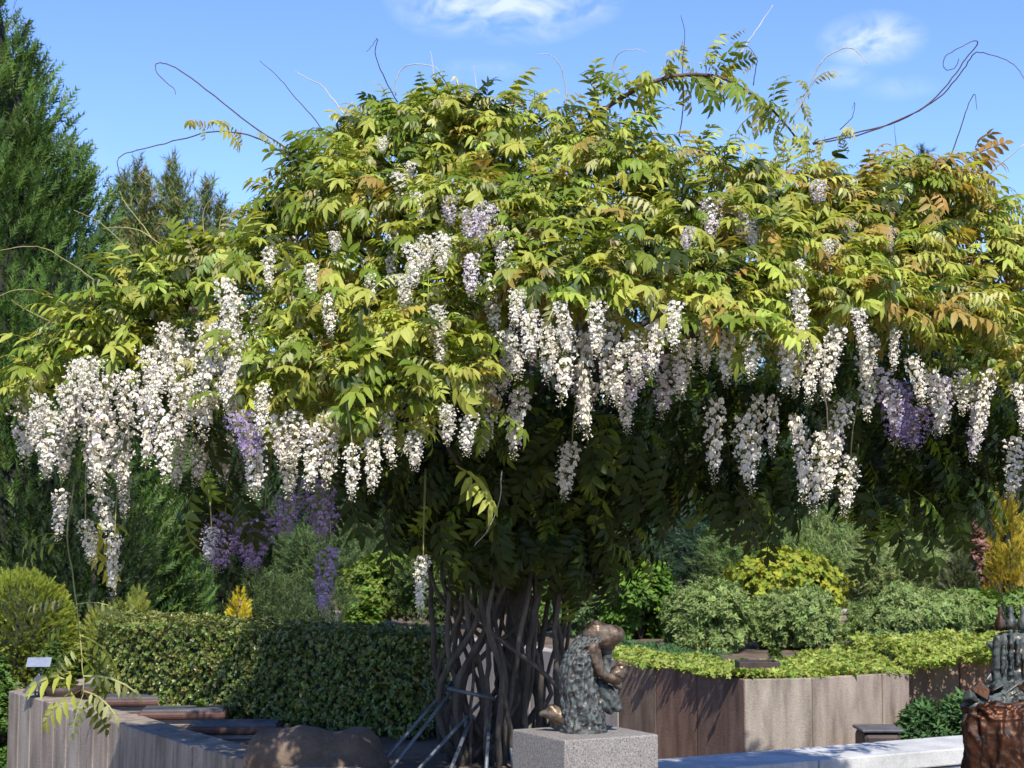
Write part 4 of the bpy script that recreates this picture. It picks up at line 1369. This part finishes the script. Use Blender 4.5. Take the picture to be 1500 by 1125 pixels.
for px, D, w, h, lf, lab, tn in ((470, 18, .55, .95, 'tuft', 'dark pine shrub behind the pale wall end', [(.06, .10, .03), (.08, .12, .035)]), (560, 17, .42, .7, 'oval', 'bright green bush behind the pale wall left of the stems', [(.12, .19, .03), (.16, .22, .04)]),
                             (640, 16.5, .45, .75, 'narrow', 'dull green bush behind the stems above the pale wall', [(.07, .115, .03), (.09, .14, .035)]), (720, 19, .6, 1.0, 'tuft', 'dark pine shrub hidden behind the wisteria stems', [(.045, .08, .025), (.06, .10, .03)]),
                             (800, 16, .42, .7, 'oval', 'mid green bush seen between the right hand stems', [(.09, .16, .03), (.12, .19, .035)]), (865, 15, .38, .6, 'narrow', 'blue green bush behind the bronze figure', [(.10, .17, .06), (.13, .20, .07)]),
                             (905, 21, .7, 1.1, 'tuft', 'dark pine shrub behind the red flowered shrub', [(.035, .065, .024), (.05, .085, .03)]), (590, 21, .8, 1.1, 'tuft', 'large shaded pine shrub behind the bright green bush', [(.05, .085, .026), (.065, .105, .03)])):
    shrub('pine_shrub' if lf == 'tuft' else 'leafy_shrub', lab, 'shrub', (P(px, 850, D)[0], D, bedz(D)), w, h, lf, .12 if lf == 'tuft' else .053, 2200, tn, NEEDLE if lf == 'tuft' else SHRUB, nl=26)
shrub('leafy_plant', 'blue green fern like plant spreading along the low wall by the red brown sculpture', 'plant', (P(1425, 1060, 10.9)[0], 10.9, 0), .24, .62, 'narrow', .065, 1600, [(.06, .12, .035), (.09, .16, .05)], nl=20)
# ground cover along the wall
m = MB()
def cover(pt_fn, n, size, tints, leaf='round', hgt=.09):
    ps = np.array([pt_fn() for _ in range(n)])
    hh = hgt * (.35 + .65 * (np.sin(ps[:, 0] * 5.1 + 1.0) * np.cos(ps[:, 1] * 4.3) * .5 + .5)) * rng.uniform(.3, 1.05, n) ** .6
    ps[:, 2] += hh
    t = pick_tint(tints, n, .10)
    Z = np.array((0, -.2, 1.)) + rng.normal(size=ps.shape) * .5
    w = rng.integers(0, 3, n)
    for v in range(3):
        e = w == v
        m.batch(ROS[leaf][v][0], [], ROS[leaf][v][1], zframes(ps[e], Z[e], size * rng.uniform(.7, 1.25, e.sum())), t[e])
def along_wall():
    i = rng.choice([3, 4, 5, 6, 7], p=[.22, .16, .22, .22, .18])
    f = rng.random()
    a = RW[i] * (1 - f) + RW[min(i + 1, 8)] * f
    depth = 1.5 + .5 * math.sin(a[0] * 3.1)
    return np.array((a[0] + rng.normal() * .03, a[1] + .03 + rng.random() ** 1.2 * depth, BEDZ + .01))
cover(along_wall, 8000, .03, [(.26, .315, .055), (.31, .35, .085), (.21, .27, .045), (.15, .22, .04)])
def right_patch():
    f = rng.random()
    a = RW[8] * (1 - f) + (RW[8] + np.array((1.3, .1))) * f
    return np.array((a[0], a[1] + rng.uniform(.0, 2.0), BEDZ + .02))
cover(right_patch, 6000, .029, [(.26, .315, .055), (.31, .35, .085), (.21, .27, .045)], hgt=.2)
tag(m.build('ground_cover', SHRUB), 'yellow green variegated ground cover spilling over the curved wall', 'ground cover', kind='stuff')
m = MB()
def strip():
    f = rng.random()
    a = RW[3] * (1 - f) + RW[5] * f
    return np.array((a[0] + rng.normal() * .05, a[1] + 1.5 + rng.random() * .5, BEDZ + .01))
cover(strip, 1200, .045, [(.05, .11, .04), (.07, .14, .05)], 'narrow')
tag(m.build('ground_cover', SHRUB), 'blue green creeping plant behind the yellow green ground cover', 'ground cover', kind='stuff')
# small dark plants on the wall top
for x, y, lab in ((1083, 985, 'small dark green tuft on the wall top left of the dark box'), (1135, 972, 'small dark green tuft on the wall top right of the dark box')):
    q = PZ(x, y, BEDZ + .04)
    shrub('leafy_tuft', lab, 'plant', (q[0], q[1], BEDZ), .06, .13, 'oval', .03, 220, [(.08, .12, .02), (.05, .085, .016)], nl=6, stems=2)
q = PZ(1118, 990, WTOP)
bxo = empty('dark_box', (q[0], q[1] + .25, BEDZ), 'dark open box sunk among the ground cover at the wall edge', 'box')
for dx, dy, sx, sy in ((0, -.11, .26, .02), (0, .11, .26, .02), (-.12, 0, .02, .2), (.12, 0, .02, .2)):
    MB().box((q[0] + dx, q[1] + .25 + dy, BEDZ + .06), (sx, sy, .13)).build('side_board', TERRA, bxo, False, bevel=.003)
q = PZ(1305, 1080, .45)
shp = empty('stone_block', (q[0], q[1] + .35, 0), 'low dark rounded block at the foot of the curved wall', 'block')
MB().box((q[0], q[1] + .35, .225), (.23, .28, .45)).build('block_body', TERRA, shp, False, bevel=.03)
MB().box((q[0], q[1] + .35, .462), (.25, .30, .02)).build('block_top', SLATE, shp, False, bevel=.008)
q = bedpt(1255, 925)
tw = empty('terrace_wall', (q[0], q[1] + 1, q[2]), 'short pale terrace wall between two sage green shrubs', 'wall')
MB().box((q[0], q[1] + 1.0, q[2] + .04), (.7, .16, .16), .05).build('panel', CONCRETE, tw, False, bevel=.008)
MB().box((q[0], q[1] + 1.0, q[2] + .14), (.74, .2, .04), .05).build('coping', CONC_PALE, tw, False, bevel=.006)
for x, y in ((1355, 950), (1383, 950)):
    q = bedpt(x, y)
    th = empty('plant_tag', q, 'small white plant tag in front of the wide sage shrub, ' + ('farther from' if x < 1370 else 'closer to') + ' broad leaved plant', 'plant label', 'white plant tags')
    MB().box(q + np.array((0, 0, .06)), (.006, .012, .12)).build('stake', WHITE, th, False)
    MB().box(q + np.array((0, -.005, .115)), (.02, .004, .05), 0, -.3).build('plate', WHITE, th, False)
for pth, lab in (([(1343, 872), (1346, 885), (1354, 902), (1366, 916)], 'curved black irrigation tube in the wide sage shrub'), ([(1435, 880), (1440, 896), (1444, 905)], 'short black irrigation tube beside the broad leaved plant'),
                 ([(1459, 857), (1464, 868), (1468, 876)], 'short black tube near the bottle shaped finials')):
    q = bedpt(pth[-1][0], 945)
    D = q[1] - .35
    pts = [P(x, y, D) for x, y in pth]
    g = pts[-1].copy(); g[2] = bedz(D) - .02; g[0] += .05
    m = MB()
    m.tube(smooth_path(pts + [g], 16), .005, 6)
    tag(m.build('irrigation_tube', BLACK), lab, 'hose')

# ------------------------------------------------------------------ left bed furniture
def slab(px, py, w, d, rz, lab, ztop=.775):
    c = PZ(px, py, ztop)
    th = empty('stone_slab', (c[0], c[1], BEDZ), lab, 'stone slab', 'dark slabs in the raised bed')
    MB().box((c[0], c[1], ztop - .004), (w - .03, d - .03, .012), rz).build('slab_top', SLATE, th, False, bevel=.003)
    MB().box((c[0], c[1], ztop - .025), (w, d, .036), rz).build('slab_edge', REDEDGE, th, False, bevel=.012)
    MB().box((c[0], c[1] + .01, (BEDZ + ztop - .043) / 2), (w * .86, d * .86, ztop - .043 - BEDZ), rz).build('slab_base', CONC_PALE, th, False, bevel=.004)
slab(165, 1005, .42, .26, -.05, 'dark slab with brown edge closest to the sunlit hedge end')
slab(205, 1019, .40, .28, .06, 'dark slate slab with red brown edge in full sun')
slab(270, 1037, .42, .26, .10, 'dark slab with red brown edge at the shadow boundary')
slab(345, 1058, .42, .26, .05, 'shaded dark slab beside the brown boulder', .765)
for x, y in ((178, 1040), (205, 1043), (232, 1052), (250, 1040), (285, 1064)):
    q = PZ(x, y, BEDZ)
    shrub('weed', 'tiny green weed growing along the edges of the dark slabs', 'weed', (q[0], q[1] + .2, BEDZ), .035, .12, 'oval', .022, 60, [(.16, .22, .04), (.11, .17, .03)], nl=5, stems=2, group='weeds between the slabs')
pt = empty('plant_pot', (P(92, 998, 9.25)[0], 9.25, BEDZ), 'low dark round plant pot on the bed', 'pot')
MB().lathe((P(92, 998, 9.25)[0], 9.25, BEDZ), [(.0, .0), (.07, 0), (.10, .07), (.105, .10), (.09, .10), (.085, .075), (0, .075)], 20).build('bowl', TERRA, pt)
shrub('pot_plant', 'small yellow green plant growing in the dark pot', 'plant', (P(92, 998, 9.25)[0], 9.25, BEDZ + .075), .07, .13, 'oval', .03, 160, [(.14, .17, .025), (.09, .12, .02)], nl=5, stems=2)
def sign(px, py, D, w, h, tilt, lab, mat, yaw, zb):
    c = P(px, py, D)
    th = empty('plant_label', (c[0], c[1], zb), lab, 'plant label')
    MB().box(c, (w, .005, h), yaw, tilt).build('plate', mat, th, False, bevel=.002)
    MB().tube(np.array([(c[0], c[1] + .012, zb - .01), (c[0], c[1] + .012, c[2])]), .006, 6).build('post', GALV, th)
sign(57, 970, 9.3, .13, .075, -.9, 'bluish tilted plant label plate on a thin post', BLUEPLATE, .1, BEDZ)
sign(51, 1003, 9.15, .13, .12, -.75, 'dark tilted plant label plate leaning on the wall corner', SLATE, -.9, BEDZ)

def voxel(name, balls, parent, mat, vs=.006, disp=None, smooth=3):
    """union of spheres along chains -> one continuous remeshed surface"""
    m = MB()
    for ch in balls:
        ch = [np.array(q, float) for q in ch]
        for i in range(len(ch)):
            a = ch[i]
            b = ch[min(i + 1, len(ch) - 1)]
            steps = max(1, int(np.linalg.norm(b[:3] - a[:3]) / (min(a[3], b[3]) * .35)))
            for s in range(steps):
                f = s / steps
                c = a * (1 - f) + b * f
                sq = c[4] if len(c) > 4 else 1.0
                prof = [(c[3] * math.sin(x), -c[3] * math.cos(x)) for x in np.linspace(.02, math.pi - .02, 7)]
                m.lathe((0, 0, 0), prof, 9)
                m.v[-1] = m.v[-1] * np.array((1, sq, 1)) + c[:3]
    o = m.build(name, mat, parent)
    md = o.modifiers.new('remesh', 'REMESH')
    md.mode = 'VOXEL'
    md.voxel_size = vs
    md.use_smooth_shade = True
    s = o.modifiers.new('smooth', 'SMOOTH')
    s.iterations = smooth
    if disp:
        for k, (size, st) in enumerate(disp):
            tx = bpy.data.textures.new(name + '_relief', 'CLOUDS')
            tx.noise_scale = size
            tx.noise_depth = 3
            d = o.modifiers.new('relief', 'DISPLACE')
            d.texture = tx
            d.strength = st
            d.mid_level = .5
            d.texture_coords = 'LOCAL'
    return o

# boulder
D = 6.55
c = P(450, 1095, D)
bo = voxel('boulder', [[(*P(400, 1112, D), .125, 1.2), (*P(440, 1105, D), .125, 1.2), (*P(480, 1108, D), .11, 1.2)], [(*P(510, 1108, D), .115, 1.1), (*P(520, 1104, D + .05), .11, 1.1)],
                       [(*P(460, 1150, D), .2, 1.0), (*P(520, 1140, D), .15, 1)]], None, BOULDER, .014, [(.3, .05), (.06, .008)], 8)
tag(bo, 'smooth brown two lobed boulder in front of the shaded hedge', 'boulder')

from mathutils import noise as mnoise
def relief(name, rings, parent, mat, fn, nt_=110, nh=150):
    """closed column through rings (centre xyz, rx, ry) with sculpted relief fn(theta, t) in metres"""
    rings = np.array(rings, float)
    ts_ = np.linspace(0, len(rings) - 1, nh)
    V = []
    for t in ts_:
        i = min(int(t), len(rings) - 2)
        u = t - i
        u = u * u * (3 - 2 * u) * .5 + u * .5
        q = rings[i] * (1 - u) + rings[i + 1] * u
        for a in np.arange(nt_) / nt_ * 2 * math.pi:
            d = fn(a, t / (len(rings) - 1))
            V.append((q[0] + math.cos(a) * (q[3] + d), q[1] + math.sin(a) * (q[4] + d), q[2] + d * .25))
    n0 = len(V)
    V += [tuple(rings[0][:3]), tuple(rings[-1][:3])]
    Q = [[i * nt_ + j, i * nt_ + (j + 1) % nt_, (i + 1) * nt_ + (j + 1) % nt_, (i + 1) * nt_ + j] for i in range(nh - 1) for j in range(nt_)]
    T = [[n0, (j + 1) % nt_, j] for j in range(nt_)] + [[n0 + 1, (nh - 1) * nt_ + j, (nh - 1) * nt_ + (j + 1) % nt_] for j in range(nt_)]
    return obj(name, np.array(V), [np.array(Q), np.array(T)], mat, parent)
def nz(x, y, z):
    return mnoise.noise(Vector((x, y, z)))
def cyl(a, k, h):
    return math.cos(a) * k, math.sin(a) * k, h

# ------------------------------------------------------------------ granite plinth and bronze figure
D = 5.6
th_ = R(28)
side = .362
front = PZ(827, 1084.5, .95)
ztop = .95
cx = front[0] + (math.cos(th_) - math.sin(th_)) * side / 2
cyy = front[1] + (math.sin(th_) + math.cos(th_)) * side / 2
pl = empty('granite_plinth', (cx, cyy, 0), 'speckled granite block plinth under the bent bronze figure', 'plinth')
MB().box((cx, cyy, ztop / 2), (side, side, ztop), th_).build('block', GRANITE, pl, False, bevel=.005)
D = cyy
sp = D / F
def fp(px, py, r, dv=0., sq=1.0):
    q = P(px, py, D + dv * sp)
    return (*q, r * sp, sq)
fig = empty('bronze_figure', (P(855, 1075, D)[0], D, ztop), 'bronze sculpture of a bent kneeling figure in a rough textured gown on granite plinth', 'sculpture')
def ring(px, py, rx, ry, dv=0.):
    return (*P(px, py, D + dv * sp), rx * sp, ry * sp)
def gown_fn(a, t):
    x, y, z = cyl(a, 1.0, t * 5)
    strand = 1 - abs(nz(x * 5.5, y * 5.5, z * 1.1 + 3)) * 2.2
    rough = 1 - abs(nz(x * 4 + 2, y * 4, z * 3.2)) * 2.0
    fine = nz(x * 13, y * 13, z * 8)
    low = max(0., 1 - t * 1.25)
    return (strand * .0055 + rough * (.0045 + .006 * low) + fine * .003 + nz(x * 1.6, y * 1.6, z) * .008) * (1 if t < .86 else .45)
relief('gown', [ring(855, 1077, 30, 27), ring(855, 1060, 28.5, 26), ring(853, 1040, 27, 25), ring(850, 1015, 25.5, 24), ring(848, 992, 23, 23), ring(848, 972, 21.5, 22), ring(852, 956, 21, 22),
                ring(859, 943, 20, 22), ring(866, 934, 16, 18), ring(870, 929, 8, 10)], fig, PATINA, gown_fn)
MB().lathe((P(856, 1074, D)[0], D, ztop), [(0, .012), (.072, .012), (.078, .006), (.08, .0)], 20).build('base_plate', PATINA, fig)
hd_ = voxel('head', [[fp(868, 930, 16, 0), fp(874, 924, 15.5, 0), fp(884, 928, 14.5, 0), fp(893, 928, 14, -2)], [fp(868, 938, 15), fp(890, 936, 15, -2), fp(901, 930, 13.5, -4), fp(905, 929, 11, -4)], [fp(885, 940, 12), fp(893, 945, 9)]], fig, BRONZE, .004, [(.03, .005)], 5)
voxel('arm', [[fp(868, 950, 12, -14), fp(874, 968, 9, -17), fp(879, 984, 8, -17), fp(890, 993, 7, -14), fp(904, 995, 7, -10)]], fig, BRONZE, .004, [(.03, .006)], 4)
voxel('arm', [[fp(886, 946, 11, 6), fp(889, 962, 8, 8), fp(886, 978, 7, 6), fp(896, 990, 7, 2)]], fig, PATINA, .004, [(.03, .006)], 4)
voxel('bundle', [[fp(897, 994, 9, -6), fp(905, 985, 12, -4), fp(910, 982, 10, -3)], [fp(903, 1000, 8, -4), fp(908, 1008, 4, -2)], [fp(912, 976, 7), fp(908, 972, 5)]], fig, BRONZE, .004, [(.02, .012)], 2)
voxel('drapery', [[fp(880, 1005, 12, 4), fp(888, 1020, 10, 2), fp(898, 1034, 8, 0), fp(906, 1037, 6, 0)], [fp(893, 1010, 7, 0), fp(902, 1026, 6, 0), fp(907, 1037, 5, 0)], [fp(878, 1030, 8), fp(893, 1041, 6)]], fig, DARKBRZ, .004, [(.02, .01)], 2)
voxel('foot', [[fp(832, 1053, 13), fp(822, 1050, 11), fp(812, 1046, 10), fp(800, 1045, 6), fp(793, 1046, 4)], [fp(808, 1038, 7), fp(815, 1042, 8)], [fp(828, 1062, 7), fp(815, 1058, 5)]], fig, BRONZE, .004, [(.03, .008)], 3)
vb = []
for k in range(13):
    t = k / 12
    x = 829 + 18 * max(0, (t - .45) / .55) ** 1.6 + rng.uniform(-1, 1)
    vb.append([fp(x, 1050 - 115 * t, rng.uniform(4, 6), -6 + rng.uniform(-4, 6))])
voxel('ridge', vb, fig, PATINA, .0032, [(.012, .006)], 2)

# ------------------------------------------------------------------ bronze relief sculpture at the right
D = 7.0
sp7 = D / F
def gp(px, py, r, dv=0., sq=1.0):
    return (*P(px, py, D + dv * sp7), r * sp7, sq)
base_z = P(1460, 1180, D)[2]
cxr = P(1466, 1100, D)[0]
pl2 = empty('sculpture_base', (cxr, D, 0), 'granite base under the red brown bronze sculpture', 'plinth')
MB().box((cxr, D, base_z / 2), (.36, .36, base_z), .2).build('block', GRANITE, pl2, False, bevel=.006)
rs = empty('bronze_sculpture', (cxr, D, base_z), 'red brown rough bronze sculpture with jagged rim and bottle shaped finials', 'sculpture')
def ring7(px, py, rx, ry):
    return (*P(px, py, D), rx * sp7, ry * sp7)
def lower_fn(a, t):
    x, y, z = cyl(a, 1.0, t * 3)
    w = nz(x * 1.5, y * 1.5, z * .8) * 1.2
    flame = nz(x * 3.2 + w, y * 3.2, z * 1.0 + w)
    crack = 1 - abs(nz(x * 4.5, y * 4.5 + w, z * 1.6)) * 2
    return flame * .03 + crack * .010 + nz(x * 11, y * 11, z * 7) * .005
relief('lower_body', [ring7(1468, 1184, 44, 44), ring7(1468, 1150, 47, 46), ring7(1467, 1110, 50, 46), ring7(1465, 1075, 53, 46), ring7(1464, 1050, 54, 46), ring7(1465, 1036, 50, 42), ring7(1468, 1028, 40, 34)], rs, REDBRZ, lower_fn, 130, 130)
voxel('lip', [[gp(1416, 1048, 5, -4), gp(1414, 1062, 7, -4), gp(1418, 1085, 8, -4)]], rs, REDBRZ, .006, [(.03, .01)], 2)
voxel('upper_block', [[gp(1472, y, 15, 4), gp(1490, y, 16, 4), gp(1512, y, 16, 4)] for y in (940, 955, 970, 985, 1000, 1015)] + [[gp(1461, 935, 7, -6), gp(1461, 1000, 7, -6)]], rs, DARKBRZ, .006, [(.04, .012), (.012, .008)], 2)
for x0, y0, y1 in ((1470, 948, 985), (1481, 925, 990), (1491, 938, 975), (1500, 960, 990)):
    voxel('rib', [[gp(x0 + rng.uniform(-1, 1), y, rng.uniform(3.2, 4.6), -14)] for y in np.arange(y0, y1, 4.5)], rs, DARKBRZ, .005, None, 1)
for k, (x, y, r, h) in enumerate(((1422, 1020, 13, .04), (1440, 1012, 15, .05), (1460, 1006, 15, .04), (1478, 1010, 16, .03), (1496, 1006, 14, .04), (1432, 1032, 12, .03), (1452, 1030, 14, .03), (1484, 1026, 14, .03), (1470, 990, 10, .05), (1456, 988, 8, .06), (1420, 1040, 9, .05))):
    m = MB()
    c = P(x, y, D - (10 - k * 1.5) * sp7)
    m.box(c, (r * 2.1 * sp7, r * 1.5 * sp7, h), rng.uniform(0, 3), rng.uniform(-.6, .6), rng.uniform(-.6, .6), .55)
    m.v[-1] = m.v[-1] + rng.normal(size=m.v[-1].shape) * .006
    o = m.build('shard', REDDARK if k % 3 == 1 else DARKBRZ, rs, False, bevel=.006)
voxel('rim', [[gp(1424, 1036, 10, -6), gp(1445, 1028, 14, -6), gp(1470, 1024, 15, -8), (gp(1500, 1022, 15, -6))], [gp(1440, 1012, 10, 6), gp(1500, 1004, 14, 4)]], rs, DARKBRZ, .006, [(.03, .03), (.012, .012)], 1)
for x, mt in ((1466, REDDARK), (1481, DARKBRZ), (1499, DARKBRZ)):
    c = P(x, 921, D)
    k = sp7
    MB().lathe(c, [(0, -.01), (7.5 * k, -.005), (9 * k, 5 * k), (8 * k, 12 * k), (4.5 * k, 18 * k), (3.4 * k, 24 * k), (4.4 * k, 30 * k), (2.5 * k, 32 * k), (0, 32 * k)], 16).build('finial', mt, rs)
voxel('hook', [[gp(1457, 950, 6), gp(1452, 944, 5), gp(1446, 942, 2.5)]], rs, DARKBRZ, .004, None, 2)
# fallen petals on the coping
for x, y, cc in ((1113, 1101, (.7, .66, .45)), (1180, 1098, (.5, .45, .7))):
    q = PZ(x, y, .452)
    v, t = rosette(4, 1, .5, (.0, .4))
    m = MB()
    m.batch(v, [], t, zframes(np.array([q]), np.array([(0, 0, 1.)]), .016), np.array([cc]))
    tag(m.build('fallen_petal', PETAL), 'fallen cream blossom on the coping of the low wall' if x < 1150 else 'fallen lilac blossom on the coping of the low wall', 'petal')
